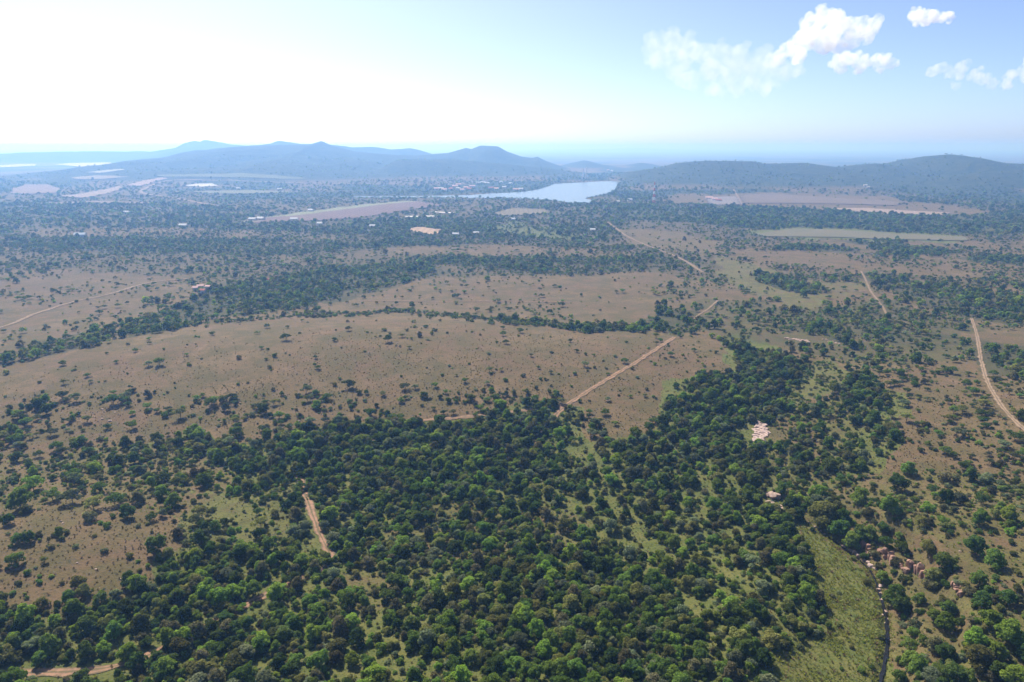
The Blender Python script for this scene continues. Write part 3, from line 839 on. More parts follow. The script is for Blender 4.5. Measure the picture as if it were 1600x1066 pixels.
def tube(p, q, r0, r1, sides=6):
    p, q = np.array(p, float), np.array(q, float)
    d = q - p; d /= np.linalg.norm(d)
    a = np.cross(d, [0.3, 0.9, 0.1]); a /= np.linalg.norm(a); b = np.cross(d, a)
    t = np.arange(sides) / sides * 2 * np.pi
    ring = np.cos(t)[:, None] * a + np.sin(t)[:, None] * b
    V = np.vstack([p + ring * r0, q + ring * r1])
    i = np.arange(sides)
    return V, np.column_stack([i, (i + 1) % sides, sides + (i + 1) % sides, sides + i])


def merge(parts):
    Vs, Fs, n = [], [], 0
    for V, Fq in parts:
        Vs.append(V); Fs.append(Fq + n); n += len(V)
    return np.vstack(Vs), np.vstack(Fs)


def trunk_mesh(seed, h, r0, lobes, lean=0.1, multi=1):
    r = np.random.default_rng(seed + 99)
    parts = []
    for m in range(multi):
        bx, by = (r.normal(size=2) * 0.25 * (multi > 1))
        p0 = np.array([bx, by, -0.5]); p1 = np.array([bx + r.normal() * lean, by + r.normal() * lean, h * 0.5]); p2 = p1 + np.array([r.normal() * lean, r.normal() * lean, h * 0.5])
        parts.append(tube(p0, p1, r0 * 1.25, r0 * .85)); parts.append(tube(p1, p2, r0 * .85, r0 * .6))
        for c, q in lobes[m::multi]:
            parts.append(tube(p2 if r.random() < .6 else p1, np.array(c) + np.array([0, 0, -0.15 * q[2]]), r0 * .5, r0 * .15, 5))
    return merge(parts)


def broadleaf(seed, n=1500, leaf=0.25):
    r = random.Random(seed)
    R = 2.9
    lobes = [((0, 0, 3.0), (R * .66, R * .66, 2.0))]
    k = r.randint(7, 10)
    for i in range(k):
        a = i / k * 6.283 + r.uniform(-.4, .4)
        d = R * r.uniform(.45, .80)
        s = r.uniform(.65, 1.25)
        lobes.append(((math.cos(a) * d, math.sin(a) * d, r.uniform(1.3, 3.9)), (s * 1.05, s * 1.05, s * .9)))
    for i in range(4):
        a = r.uniform(0, 6.283); d = r.uniform(.2, 1.5); s = r.uniform(.6, 1.1)
        lobes.append(((math.cos(a) * d, math.sin(a) * d, r.uniform(3.9, 4.9)), (s, s, s * .8)))
    return lobes, n, leaf, 1.6, 0.14, 1


def thorn(seed, n=1000, leaf=0.22):
    r = random.Random(seed + 50)
    lobes = []
    k = r.randint(5, 8)
    for i in range(k):
        a = i / k * 6.283 + r.uniform(-.5, .5); d = r.uniform(.9, 2.4)
        lobes.append(((math.cos(a) * d, math.sin(a) * d, r.uniform(2.0, 3.3)), (r.uniform(.8, 1.5), r.uniform(.8, 1.5), r.uniform(.4, .75))))
    lobes.append(((0, 0, 3.3), (1.4, 1.4, .7)))
    return lobes, n, leaf, 1.4, 0.11, 1


def shrub(seed, n=520, leaf=0.16):
    r = random.Random(seed + 150)
    lobes = [((0, 0, .9), (.9, .9, .8))]
    for i in range(5):
        a = i / 5 * 6.283 + r.uniform(-.5, .5); d = r.uniform(.4, 1.0); s = r.uniform(.4, .75)
        lobes.append(((math.cos(a) * d, math.sin(a) * d, r.uniform(.5, 1.3)), (s, s, s)))
    return lobes, n, leaf, .5, 0.05, 3


KINDS = {'broadleaf': broadleaf, 'thorn': thorn, 'shrub': shrub}
COLS = {'broadleaf': ['dark green', 'mid green', 'mid green', 'bright green', 'olive', 'grey-green', 'dark green', 'mid green', 'bright green', 'dark green', 'olive', 'dry brownish'],
        'thorn': ['dark green', 'mid green', 'olive', 'grey-green', 'dark green', 'mid green'],
        'shrub': ['dark green', 'mid green', 'olive', 'grey-green', 'bright green', 'dry brownish', 'mid green', 'olive']}
HI, LO = {}, {}
for kd, fn in KINDS.items():
    HI[kd], LO[kd] = [], []
    for i, colr in enumerate(COLS[kd]):
        lobes, n, leaf, th, tr, multi = fn(i * 13 + 1)
        cv = crown_mesh(i + 7, lobes, n, leaf)
        tv = trunk_mesh(i, th, tr, lobes, 0.12, multi)
        cr = mesh_obj('crown_source', *cv, M[colr], link=False).data
        tk = mesh_obj('trunk_source', *tv, M['bark'], link=False).data
        V, Fq = merge([cv, tv])
        both = mesh_obj('plant_source', V, Fq, M[colr], link=False)
        both.data.materials.append(M['bark'])
        mi = np.zeros(len(Fq), np.int32); mi[len(cv[1]):] = 1
        both.data.polygons.foreach_set('material_index', mi)
        HI[kd].append((cr, tk, both, colr))
        lobes2 = lobes
        lo = mesh_obj('plant_source_far', *crown_mesh(i + 40, lobes2, int(n * .13), leaf * 2.5), M[colr], link=False)
        LO[kd].append(lo)


def tussock_mesh(seed):
    r = np.random.default_rng(seed)
    n = 14
    a = r.random(n) * 6.283; d = r.random(n) * .22
    P = np.column_stack([np.cos(a) * d, np.sin(a) * d, np.zeros(n)])
    out = np.column_stack([np.cos(a), np.sin(a), np.zeros(n)])
    side = np.column_stack([-np.sin(a), np.cos(a), np.zeros(n)]) * .09
    tip = P + out * (.1 + .3 * r.random(n))[:, None] + np.array([0, 0, 1]) * (.35 + .3 * r.random(n))[:, None]
    V = np.stack([P - side, P + side, tip + side * .4, tip - side * .4], 1).reshape(-1, 3)
    return V, np.arange(n * 4).reshape(-1, 4)


TUS = [mesh_obj('tussock_source', *tussock_mesh(i), M['tussock'] if i < 3 else M['green tussock'], link=False) for i in range(6)]


def scatter(name, pts, rz, sc, vi, sources):
    """one object that carries plant meshes on its points by geometry nodes"""
    me = bpy.data.meshes.new(name)
    me.vertices.add(len(pts))
    me.vertices.foreach_set('co', np.ascontiguousarray(pts, dtype=np.float32).ravel())
    for nm, arr, tp in (('rz', rz, 'FLOAT'), ('vi', vi, 'INT')):
        at = me.attributes.new(nm, tp, 'POINT')
        at.data.foreach_set('value', np.ascontiguousarray(arr, dtype=np.float32 if tp == 'FLOAT' else np.int32))
    at = me.attributes.new('sc', 'FLOAT_VECTOR', 'POINT')
    at.data.foreach_set('vector', np.ascontiguousarray(sc, dtype=np.float32).ravel())
    o = bpy.data.objects.new(name, me)
    COL.objects.link(o)
    ng = bpy.data.node_groups.new(name + '_nodes', 'GeometryNodeTree')
    ng.interface.new_socket('Geometry', in_out='INPUT', socket_type='NodeSocketGeometry')
    ng.interface.new_socket('Geometry', in_out='OUTPUT', socket_type='NodeSocketGeometry')
    nd = ng.nodes
    gi, go = nd.new('NodeGroupInput'), nd.new('NodeGroupOutput')
    g2i = nd.new('GeometryNodeGeometryToInstance')
    for s in reversed(sources):
        oi = nd.new('GeometryNodeObjectInfo')
        oi.inputs['Object'].default_value = s
        oi.inputs['As Instance'].default_value = False
        ng.links.new(oi.outputs['Geometry'], g2i.inputs[0])
    iop = nd.new('GeometryNodeInstanceOnPoints')
    iop.inputs['Pick Instance'].default_value = True
    ng.links.new(gi.outputs[0], iop.inputs['Points'])
    ng.links.new(g2i.outputs[0], iop.inputs['Instance'])

    def attr(nm, tp):
        a = nd.new('GeometryNodeInputNamedAttribute'); a.data_type = tp
        a.inputs['Name'].default_value = nm
        return [q for q in a.outputs if q.enabled and q.name == 'Attribute'][0]
    ng.links.new(attr('vi', 'INT'), iop.inputs['Instance Index'])
    ng.links.new(attr('sc', 'FLOAT_VECTOR'), iop.inputs['Scale'])
    cx = nd.new('ShaderNodeCombineXYZ')
    ng.links.new(attr('rz', 'FLOAT'), cx.inputs[2])
    ng.links.new(cx.outputs[0], iop.inputs['Rotation'])
    ng.links.new(iop.outputs[0], go.inputs[0])
    md = o.modifiers.new('plants', 'NODES')
    md.node_group = ng
    return o


# ------------------------------------------------------------------ where plants stand
def sample_points(r0, r1, cell, azmax=46, azmin=None):
    xm = r1 * math.sin(math.radians(azmax))
    gx = np.arange(-xm, xm, cell); gy = np.arange(r0 * math.cos(math.radians(azmax)), r1, cell)
    X, Y = np.meshgrid(gx, gy)
    X = X.ravel() + rng.uniform(-.5, .5, X.size) * cell
    Y = Y.ravel() + rng.uniform(-.5, .5, Y.size) * cell
    R = np.hypot(X, Y)
    m = (R > r0) & (R <= r1) & (np.abs(np.arctan2(X, Y)) < math.radians(azmax))
    return X[m], Y[m]


def zone_lookup(x, y, z):
    wx = x + 5 * fbm(x, y, 22, 11, 3) * np.minimum(np.hypot(x, y) / 250, 3)
    wy = y + 5 * fbm(x, y, 22, 12, 3) * np.minimum(np.hypot(x, y) / 250, 3)
    px, py, dep = project(wx, wy, z)
    den = np.full(len(x), 0.35); mix = np.tile(np.array([.3, .4, .3]), (len(x), 1)); zid = np.full(len(x), -1)
    for k, (nm, d, mx, poly) in enumerate(ZONES):
        m = inside(px, py, poly)
        den[m] = d; mix[m] = mx; zid[m] = k
    return den, mix, zid


OPEN_XY = [(k, v) for k, v in ROAD_XY.items() if k not in ('near', 'main', 'branch')]
OPEN_XY += [('near', ROAD_XY['near'][2:7]), ('near', ROAD_XY['near'][11:13]), ('near', ROAD_XY['near'][16:20]), ('main', ROAD_XY['main'][:8]), ('branch', ROAD_XY['branch'][3:8])]      # elsewhere the trees close over the track
FIELD_XY = [gpts(p) for _, p, _, _ in FIELDS]


def clear_of(x, y, extra=1.6):
    ok = np.ones(len(x), bool)
    for k, pts in OPEN_XY:
        w = road_info[k][1] / 2 + extra * (.55 if k in ('near', 'main') else 1)
        d, _ = seg_dist(x, y, [tuple(p) for p in pts])
        ok &= d > w
    d, s = seg_dist(x, y, STREAM_XY)
    ok &= d > 2.4
    for p in FIELD_XY:
        m = np.hypot(x, y) > 500
        if m.any():
            q = np.zeros(len(x), bool); q[m] = inside(x[m], y[m], p)
            ok &= ~q
    ok &= ~inside(x, y, LAKE_XY)
    return ok


ROCK_CLEAR = [(1186, 677, 10), (1213, 787, 5), (1246, 531, 12), (1276, 530, 12)]
rock_xy = []
for a, b, rad in ROCK_CLEAR:
    q = ground(np.array([a]), np.array([b])); rock_xy.append((q[0][0], q[1][0], rad))

plants = {k: [] for k in KINDS}     # kind -> list of arrays (x, y, z, scale, rz, lod)


def add_ring(r0, r1, cell, size_mul, lod, wooded=None, fill=False):
    x, y = sample_points(r0, r1, cell)
    z = height(x, y)
    den, mix, zid = zone_lookup(x, y, z)
    if wooded is not None:
        den = wooded(x, y, z, den)
    if fill:                      # low growth between the trees
        nm = np.array([z_[0] for z_ in ZONES] + [''])[zid]
        den = np.where(den > .14, den * .55, .012) if fill == 'plain' else np.isin(nm, ['ravine line', 'ravine thick']) * .42 if fill == 'ravine' else np.select([np.isin(nm, ['thicket', 'right bank thick', 'yellow scrub b', 'yellow scrub c']), np.isin(nm, ['right bank', 'left band', 'mixed valley scrub', 'yellow scrub', 'left shelf', 'green glade', 'glade by rocks', 'open valley']), np.isin(nm, ['meadow']), np.isin(nm, ['right grass', 'left clearing', 'rocky front', 'rocky front b', 'scrubby b'])], [.62, .55, .012, .10], .022)
        mix[:] = (0, 0, 1)
    clump = fbm(x, y, 30 if r1 < 500 else 70, 77, 3)
    p = den * np.where(den < .3, np.clip(1 + 2.2 * clump, 0.05, 2.5), np.clip(1 + .9 * clump, .3, 1.6))
    keep = rng.random(len(x)) < p
    x, y, z, mix = x[keep], y[keep], z[keep], mix[keep]
    ok = clear_of(x, y)
    for a, b, rad in rock_xy:
        ok &= np.hypot(x - a, y - b) > rad
    x, y, z, mix = x[ok], y[ok], z[ok], mix[ok]
    u = rng.random(len(x))
    kind = np.where(u < mix[:, 0], 0, np.where(u < mix[:, 0] + mix[:, 1], 1, 2))
    s = np.exp(rng.normal(0, .40, len(x)))
    if wooded is not None:
        s = s * np.where(hills(x, y) > 8, .62, 1)
    for i, kd in enumerate(KINDS):
        m = kind == i
        plants[kd].append(np.column_stack([x[m], y[m], z[m], np.clip(s[m], .45, 1.8) * size_mul[i], rng.random(m.sum()) * 6.283, np.full(m.sum(), lod)]))


def hill_den(x, y, z, den):
    hz = hills(x, y)
    return np.where(hz > 8, 0.34 * np.clip(.7 + .8 * fbm(x, y, 160, 91, 3), .15, 1), den)


add_ring(95, 430, 2.35, (.49, .54, .66), 0)
add_ring(95, 430, 1.9, (.5, .5, .46), 0, None, True)
add_ring(430, 1150, 4.3, (.56, .52, .80), 1)
add_ring(380, 700, 2.0, (.5, .5, .62), 0, None, 'ravine')
add_ring(430, 1250, 3.4, (.5, .5, .60), 1, None, 'plain')
add_ring(1150, 2000, 7.0, (.74, .72, 1.4), 1, hill_den)
add_ring(2000, 3300, 10.5, (.85, .85, 1.8), 1, hill_den)
P = {k: np.vstack(v) for k, v in plants.items()}

# trees read off the photograph one by one: x, y of the crown centre, crown width in photo pixels
SINGLE_THORN = [(212, 546, 10), (167, 551, 7), (182, 564, 9), (98, 566, 13), (232, 567, 15), (249, 563, 20), (292, 553, 8), (142, 595, 9), (233, 535, 8), (332, 520, 10), (417, 508, 11), (472, 500, 8), (450, 510, 8),
    (493, 557, 9), (497, 573, 10), (178, 622, 26), (200, 630, 13), (230, 633, 16), (245, 640, 12), (282, 643, 25), (207, 662, 21), (168, 665, 14), (367, 628, 12), (368, 650, 12), (405, 633, 18), (428, 627, 15), (437, 647, 18),
    (487, 617, 10), (513, 618, 16), (452, 665, 14), (137, 653, 18), (108, 655, 14), (80, 673, 20), (27, 683, 26), (43, 672, 13), (117, 687, 18), (140, 702, 18), (263, 677, 10), (546, 598, 22), (598, 613, 12), (633, 602, 16), (648, 603, 12),
    (633, 620, 10), (680, 600, 13), (726, 593, 12), (761, 597, 10), (765, 576, 13), (783, 576, 9), (841, 573, 8), (830, 554, 9), (901, 547, 9), (891, 531, 9), (791, 533, 11), (786, 511, 9), (813, 515, 13), (1025, 523, 14), (1026, 535, 10),
    (1048, 552, 13), (976, 562, 14), (913, 567, 14), (778, 617, 11), (775, 627, 12), (815, 623, 10), (836, 620, 14), (878, 625, 16), (950, 622, 11), (985, 618, 8), (1008, 617, 9), (921, 642, 12), (945, 642, 16), (961, 660, 12), (923, 673, 20),
    (678, 637, 10), (693, 643, 12), (708, 642, 13), (743, 647, 9), (613, 650, 16), (545, 512, 12), (640, 542, 8), (963, 455, 9), (726, 455, 9), (1406, 597, 11), (1429, 600, 10), (1506, 612, 11), (1449, 622, 12), (1421, 618, 10),
    (1503, 637, 22), (1536, 628, 22), (1533, 643, 18), (1416, 650, 22), (1466, 675, 16), (1494, 672, 24), (1434, 640, 9), (1583, 642, 12), (1586, 680, 22), (1543, 708, 12), (1439, 575, 11), (1386, 598, 16), (238, 806, 18), (70, 873, 16),
    (53, 752, 36), (113, 772, 36), (83, 770, 30), (117, 737, 26), (147, 783, 34), (180, 778, 30)]
SINGLE_SHRUB = [(62, 597, 6), (422, 573, 7), (395, 647, 10), (450, 650, 9), (477, 602, 7), (523, 600, 8), (427, 608, 7), (507, 640, 8), (430, 672, 8), (247, 680, 7), (258, 648, 12), (15, 635, 10), (83, 633, 10), (561, 613, 10), (546, 627, 10),
    (818, 586, 8), (790, 593, 8), (733, 568, 5), (691, 585, 6), (988, 575, 7), (961, 556, 6), (898, 583, 7), (861, 602, 5), (893, 603, 5), (801, 622, 6), (938, 665, 8), (648, 510, 7), (600, 515, 8), (666, 510, 8), (1444, 662, 12),
    (1436, 673, 10), (1563, 722, 11), (1574, 713, 8), (1509, 727, 9), (1476, 745, 22), (1451, 748, 10), (1566, 763, 14), (1449, 792, 22), (1462, 773, 14), (1532, 775, 11), (1576, 830, 16), (1476, 820, 16), (1356, 800, 18), (1353, 908, 14),
    (1513, 923, 18), (1496, 910, 14), (1429, 973, 20), (1426, 987, 20), (1376, 990, 17), (167, 820, 13), (230, 818, 7), (163, 860, 12), (203, 868, 12), (98, 840, 10), (105, 927, 13), (97, 910, 8), (62, 908, 11), (78, 853, 6), (290, 847, 12), (140, 807, 22),
    (1286, 965, 12), (1310, 975, 10), (1250, 1010, 11), (1345, 1045, 14), (1330, 1010, 9), (1300, 930, 9), (1366, 866, 17), (1400, 878, 18), (1412, 905, 19), (1350, 868, 14), (1452, 912, 22), (1372, 884, 12), (1432, 880, 14), (1334, 872, 10), (1396, 894, 12), (1478, 912, 16)]
SINGLE_TREE = [(1499, 777, 24), (1529, 807, 28), (1439, 813, 20), (1342, 773, 30), (1389, 787, 34), (1402, 753, 34), (1419, 730, 25), (1286, 797, 46), (1312, 823, 36), (1329, 843, 30), (1234, 785, 26), (1359, 830, 26), (1379, 823, 22),
    (1409, 853, 22), (1449, 853, 28), (1522, 850, 36), (1552, 870, 34), (1476, 877, 36), (1459, 897, 36), (1378, 900, 24), (1406, 943, 34), (1399, 927, 38), (1436, 933, 22), (1476, 970, 34), (1482, 950, 30), (1459, 960, 26), (1528, 903, 30),
    (1573, 930, 30), (1546, 963, 34), (1573, 983, 44), (1526, 1020, 46), (1556, 1013, 34), (1419, 1030, 36), (1459, 1003, 30), (1583, 1057, 44), (1509, 1053, 30), (1406, 1057, 26), (278, 830, 20), (243, 850, 34), (47, 837, 22), (28, 840, 20),
    (25, 872, 26), (123, 907, 26), (133, 920, 24), (67, 940, 24), (215, 907, 32), (182, 927, 22), (330, 850, 17), (320, 820, 20), (337, 820, 20), (13, 810, 22), (33, 777, 40), (200, 797, 26)]
BRIGHT = {(1449, 792), (1556, 1013), (238, 806), (70, 873), (215, 907), (1546, 963), (1573, 983), (1476, 970), (1583, 1057), (167, 820), (1576, 830)}

CROWN_W = {'broadleaf': 5.9, 'thorn': 6.0, 'shrub': 2.5}
CROWN_Z = {'broadleaf': 3.1, 'thorn': 2.8, 'shrub': 0.9}
NAMES = {'broadleaf': ('bushveld_tree', 'tree', 'round-crowned tree'), 'thorn': ('thorn_tree', 'tree', 'flat-topped thorn-tree'), 'shrub': ('shrub', 'shrub', 'low shrub')}
GROUPS = {'broadleaf': 'round-crowned trees of the bushveld', 'thorn': 'thorn trees dotted over the grass', 'shrub': 'shrubs dotted over the veld'}
used_labels = {}


ONES = 'zero one two three four five six seven eight nine ten eleven twelve thirteen fourteen fifteen sixteen seventeen eighteen nineteen'.split()
TENS = ['', '', 'twenty', 'thirty', 'forty', 'fifty', 'sixty', 'seventy', 'eighty', 'ninety']


def word(n):
    n = max(0, min(99, int(n)))
    return ONES[n] if n < 20 else TENS[n // 10] + ('-' + ONES[n % 10] if n % 10 else '')


def unique_label(head, px, py):
    """a label that ends in the thing's place in the picture, in percent of its width and height"""
    a, b = px / 16.0, py / 10.66
    cand = [(word(round(a)), word(round(b))), (word(int(a)) + '-point-' + word(int(a * 10) % 10), word(round(b)))]
    cand += [(word(int(a)) + '-point-' + word(int(a * 10) % 10), word(int(b)) + '-point-' + word((int(b * 10) + k) % 10)) for k in range(3)]
    for wa, wb in cand:
        t = f'{head}, {wa} percent across, {wb} percent down'
        if t not in used_labels:
            break
    used_labels[t] = 1
    return t


ZPLACE = {'thicket': 'in the thicket', 'left band': 'at the thicket edge', 'open valley': 'in the open valley', 'glade by rocks': 'near the pale slabs', 'meadow': 'on the streamside meadow', 'right bank': 'above the stream bank', 'right bank thick': 'above the stream bank', 'left clearing': 'on the near clearing',
          'left shelf': 'above the near clearing', 'grass knoll': 'on the bare grass knoll', 'rocky front': 'on the rocky knoll front', 'rocky front b': 'on the rocky knoll front', 'right grass': 'near the gravel road',
          'stream bush': 'beside the stream', 'yellow scrub': 'in yellow scrub', 'yellow scrub b': 'in thin thicket', 'yellow scrub c': 'in thin thicket',
          'grass b': 'on farther bare grass', 'scrubby b': 'on farther scrubby grass'}


def place_name(zi):
    return ZPLACE.get(ZONES[zi][0] if zi >= 0 else '', 'on the veld')


def make_plant(kd, x, y, z, s, rz, variant, place, sz=1.0):
    cr, tk, _, colr = HI[kd][variant]
    nm, cat, desc = NAMES[kd]
    o = empty(nm, (x, y, z - 0.1), rz, (s, s, s * sz))
    c = bpy.data.objects.new('crown', cr); COL.objects.link(c); c.parent = o
    t = bpy.data.objects.new('trunk' if kd != 'shrub' else 'stem', tk); COL.objects.link(t); t.parent = o
    ppx, ppy, _ = project(np.array([x]), np.array([y]), np.array([z + CROWN_Z[kd] * s * sz]))
    size = 'big ' if s > 1.25 else ('small ' if s < .6 else '')
    tag(o, unique_label(f'{size}{colr} {desc} {place}', float(ppx[0]), float(ppy[0])), cat, GROUPS[kd])
    return o


prnd = random.Random(5)
single_xy = []
count = {k: 0 for k in KINDS}
for kd, lst in (('thorn', SINGLE_THORN), ('shrub', SINGLE_SHRUB), ('broadleaf', SINGLE_TREE)):
    A = np.array(lst, float)
    # the base is below the crown centre: step down by the crown's height in pixels
    g = ground(A[:, 0], A[:, 1] + .5 * A[:, 2])
    dep = project(*g)[2]
    S = A[:, 2] * dep / F / CROWN_W[kd] * 0.97
    g = ground(A[:, 0], A[:, 1] + CROWN_Z[kd] * S * F / dep * 0.9)
    zid = zone_lookup(*g)[2]
    for i, (a, b, w) in enumerate(lst):
        choices = [j for j, (_, _, _, c) in enumerate(HI[kd]) if (c == 'bright green') == ((a, b) in BRIGHT)] or list(range(len(HI[kd])))
        make_plant(kd, g[0][i], g[1][i], g[2][i], S[i], prnd.uniform(0, 6.28), prnd.choice(choices), place_name(zid[i]))
        single_xy.append((g[0][i], g[1][i], S[i] * CROWN_W[kd] * .5))
        count[kd] += 1
sx = np.array(single_xy)
for kd in KINDS:
    A = P[kd]
    near = np.hypot(A[:, 0], A[:, 1]) < 480
    d = np.full(len(A), 1e9)
    idx = np.where(near)[0]
    for i0 in range(0, len(idx), 500):
        ii = idx[i0:i0 + 500]
        dd = np.hypot(A[ii, 0][:, None] - sx[:, 0], A[ii, 1][:, None] - sx[:, 1]) - sx[:, 2] * .8
        d[ii] = dd.min(1)
    A = A[d > 0.3]
    px, py, dep = project(A[:, 0], A[:, 1], A[:, 2] + CROWN_Z[kd] * A[:, 3])
    vis = (px > -5) & (px < 1605) & (py < 1075) & (py > 420)
    size = np.where(vis, A[:, 3] * CROWN_W[kd] / dep, 0)
    order = np.argsort(-size)
    want = max(0, {'broadleaf': 300, 'thorn': 200, 'shrub': 200}[kd] - count[kd])
    pick = order[:want]
    pick = pick[size[pick] > 0]
    zid = zone_lookup(A[pick, 0], A[pick, 1], A[pick, 2])[2]
    for i, zi in zip(pick, zid):
        x, y, z, s, rz, lod = A[i]
        make_plant(kd, x, y, z, s, rz, prnd.randrange(len(HI[kd])), place_name(zi), sz=prnd.uniform(.85, 1.2))
    rest = np.ones(len(A), bool); rest[pick] = False
    B = A[rest]
    nv = len(HI[kd])
    vi = rng.integers(0, nv, len(B)) + np.where(B[:, 5] > 0, nv, 0)
    sc = B[:, 3:4] * np.column_stack([np.ones(len(B)), np.ones(len(B)), rng.uniform(.8, 1.2, len(B))])
    pts = B[:, :3].copy(); pts[:, 2] -= 0.1
    nm, lab = {'broadleaf': ('woodland', 'mass of dark green round-crowned trees filling the thickets and far hills'),
               'thorn': ('thorn_woodland', 'far scatter of small flat-topped thorn trees over the plain'),
               'shrub': ('shrubbery', 'scatter of small low shrubs between the trees and over the plain')}[kd]
    o = scatter(nm, pts, B[:, 4], sc, vi, [h[2] for h in HI[kd]] + LO[kd])
    tag(o, lab, {'broadleaf': 'woodland', 'thorn': 'trees', 'shrub': 'shrubs'}[kd], None, 'stuff')
    print(kd, 'individual', count[kd] + len(pick), 'mass', len(B))

# grass tussocks on the open ground
x, y = sample_points(100, 470, 1.5)
z = height(x, y)
den, mix, zid = zone_lookup(x, y, z)
zn = np.array([q_[0] for q_ in ZONES] + [''])[zid]
p = np.where(den < .15, .55, .45) * np.clip(1 + fbm(x, y, 18, 5, 3), .2, 1.5) * (1 - smooth(260, 460, np.hypot(x, y)))
p = np.where(np.isin(zn, ['meadow', 'green glade']), 0, p)
k = rng.random(len(x)) < p
x, y, zn = x[k], y[k], zn[k]
greenish = np.isin(zn, ['right bank', 'right bank thick', 'yellow scrub', 'yellow scrub b', 'yellow scrub c', 'thicket', 'left shelf']) & (rng.random(len(x)) < .55)
s = rng.uniform(.45, 1.0, len(x))
# thick tall grass on the stream meadow and hanging over the stream's edges
x2, y2 = sample_points(100, 300, .75, 44)
k = (x2 > 30) & (x2 < 200)
x2, y2 = x2[k], y2[k]
zid2 = zone_lookup(x2, y2, height(x2, y2))[2]
ds, sd = seg_dist(x2, y2, STREAM_XY)
mk = np.isin(np.array([q_[0] for q_ in ZONES] + [''])[zid2], ['meadow', 'green glade'])
k = (mk & (rng.random(len(x2)) < .75 * np.clip(1 + fbm(x2, y2, 6, 15, 3), .25, 1.4)) & (ds > .6)) | ((ds > .35) & (ds < 1.7) & (rng.random(len(x2)) < .6))
x2, y2 = x2[k], y2[k]
s2 = rng.uniform(.55, 1.15, len(x2)) * (1 + .35 * fbm(x2, y2, 5, 19, 2))
x = np.r_[x, x2]; y = np.r_[y, y2]; s = np.r_[s, s2]
greenish = np.r_[greenish, rng.random(len(x2)) < .9]
k = np.ones(len(x), bool)
for kk, pts in OPEN_XY:
    k &= seg_dist(x, y, [tuple(q_) for q_ in pts])[0] > road_info[kk][1] / 2 + .1
x, y, s, greenish = x[k], y[k], s[k], greenish[k]
z = height(x, y)
vi = rng.integers(0, 3, len(x)) + np.where(greenish, 3, 0)
o = scatter('grass_tussocks', np.column_stack([x, y, z - .03]), rng.random(len(x)) * 6.28, np.column_stack([s, s, s * rng.uniform(.6, 1.1, len(x))]), vi, TUS)
tag(o, 'tufts of dry and green grass covering the open ground', 'grass', None, 'stuff')
print('tussocks', len(x))

# ------------------------------------------------------------------ rocks
import bmesh


def rock_data(seed, shape, sub=2):
    """an angular block: the hull of points strewn over a rounded box"""
    r = random.Random(seed)
    bm = bmesh.new()
    for i in range(16 + 8 * sub):
        p = Vector((r.uniform(-1, 1), r.uniform(-1, 1), r.uniform(-1, 1)))
        m = max(abs(p.x), abs(p.y), abs(p.z))
        p = p / m * r.uniform(.82, 1.0)
        l = p.length
        if l > 1.25:
            p *= 1.25 / l
        bm.verts.new((p.x * shape[0], p.y * shape[1], p.z * shape[2]))
    res = bmesh.ops.convex_hull(bm, input=bm.verts)
    bmesh.ops.delete(bm, geom=[v for v in bm.verts if not v.link_faces], context='VERTS')
    me = bpy.data.meshes.new('rock_source')
    bm.to_mesh(me); bm.free()
    return me


def rock_at(name, px, py, shape, mat, label=None, cat='rock', group=None, seed=0, rz=None, sink=.3, parent=None, z=None, sub=2):
    g = ground(np.array([px]), np.array([py]))
    me = rock_data(seed, shape, sub)
    me.materials.append(M[mat])
    o = bpy.data.objects.new(name, me); COL.objects.link(o)
    zz = g[2][0] if z is None else z
    loc = Vector((g[0][0], g[1][0], zz + shape[2] * (1 - 2 * sink)))
    if parent:
        o.parent = parent
        o.location = loc - parent.location
    else:
        o.location = loc
    o.rotation_euler = (random.uniform(-.15, .15), random.uniform(-.15, .15), random.uniform(0, 6.28) if rz is None else rz)
    if label:
        tag(o, label, cat, group)
    return o


def outcrop(label, centre, slabs, mat):
    g = ground(np.array([centre[0]]), np.array([centre[1]]))
    root = empty('rock_outcrop', (g[0][0], g[1][0], g[2][0]))
    tag(root, label, 'rock')
    for i, (a, b, sh) in enumerate(slabs):
        rock_at('slab', a, b, sh, mat, seed=100 + i + int(centre[0]), parent=root, sink=.25, rz=random.uniform(0, 6.28))
    return root


sl = random.Random(3)
slabs = [(1187, 664, (2.6, 2.8, .22)), (1186, 672, (3.2, 3.0, .2)), (1188, 680, (3.3, 3.0, .2)), (1185, 688, (2.7, 2.4, .2)), (1196, 674, (2.4, 2.4, .2))]      # the bare bed under the loose slabs
for i in range(70):                     # flat slabs stepping down the stream bed
    v = i / 69
    wid = 12 * (1 - abs(v - .45) * 1.1)
    slabs.append((1187 + sl.uniform(-wid, wid * 1.15) - 4 * (v - .5), 660 + 32 * v + sl.uniform(-2, 2), (sl.uniform(.5, 1.25), sl.uniform(.45, 1.0), sl.uniform(.2, .5))))
outcrop('broad pale pink slabs of bare rock in a gap of the thicket', (1186, 676), slabs, 'pale rock')
outcrop('small white rocks at the foot of the pale pink slabs', (1184, 699), [(1182, 698, (1.3, .9, .6)), (1188, 697, (1.2, .7, .5)), (1185, 702, (1.6, .8, .6)), (1190, 702, (.8, .6, .4))], 'pale rock')
outcrop('pinkish ledge of rock above the upper end of the meadow', (1210, 784), [(1199, 774, (1.7, 1.1, .8)), (1206, 777, (2.2, 1.2, 1.2)), (1213, 778, (1.7, 1.2, 1.3)), (1200, 786, (1.5, .9, .6)), (1213, 791, (2.2, .9, .6)), (1206, 788, (1.2, .8, .5)), (1221, 796, (1.3, .8, .5))], 'rock')
outcrop('pale rock shelf beside the dark valley clump', (1236, 531), [(1228 + 3.2 * i, 529 + .5 * i + sl.uniform(-1, 1), (sl.uniform(.9, 1.7), sl.uniform(.7, 1.2), .35)) for i in range(8)], 'rock')
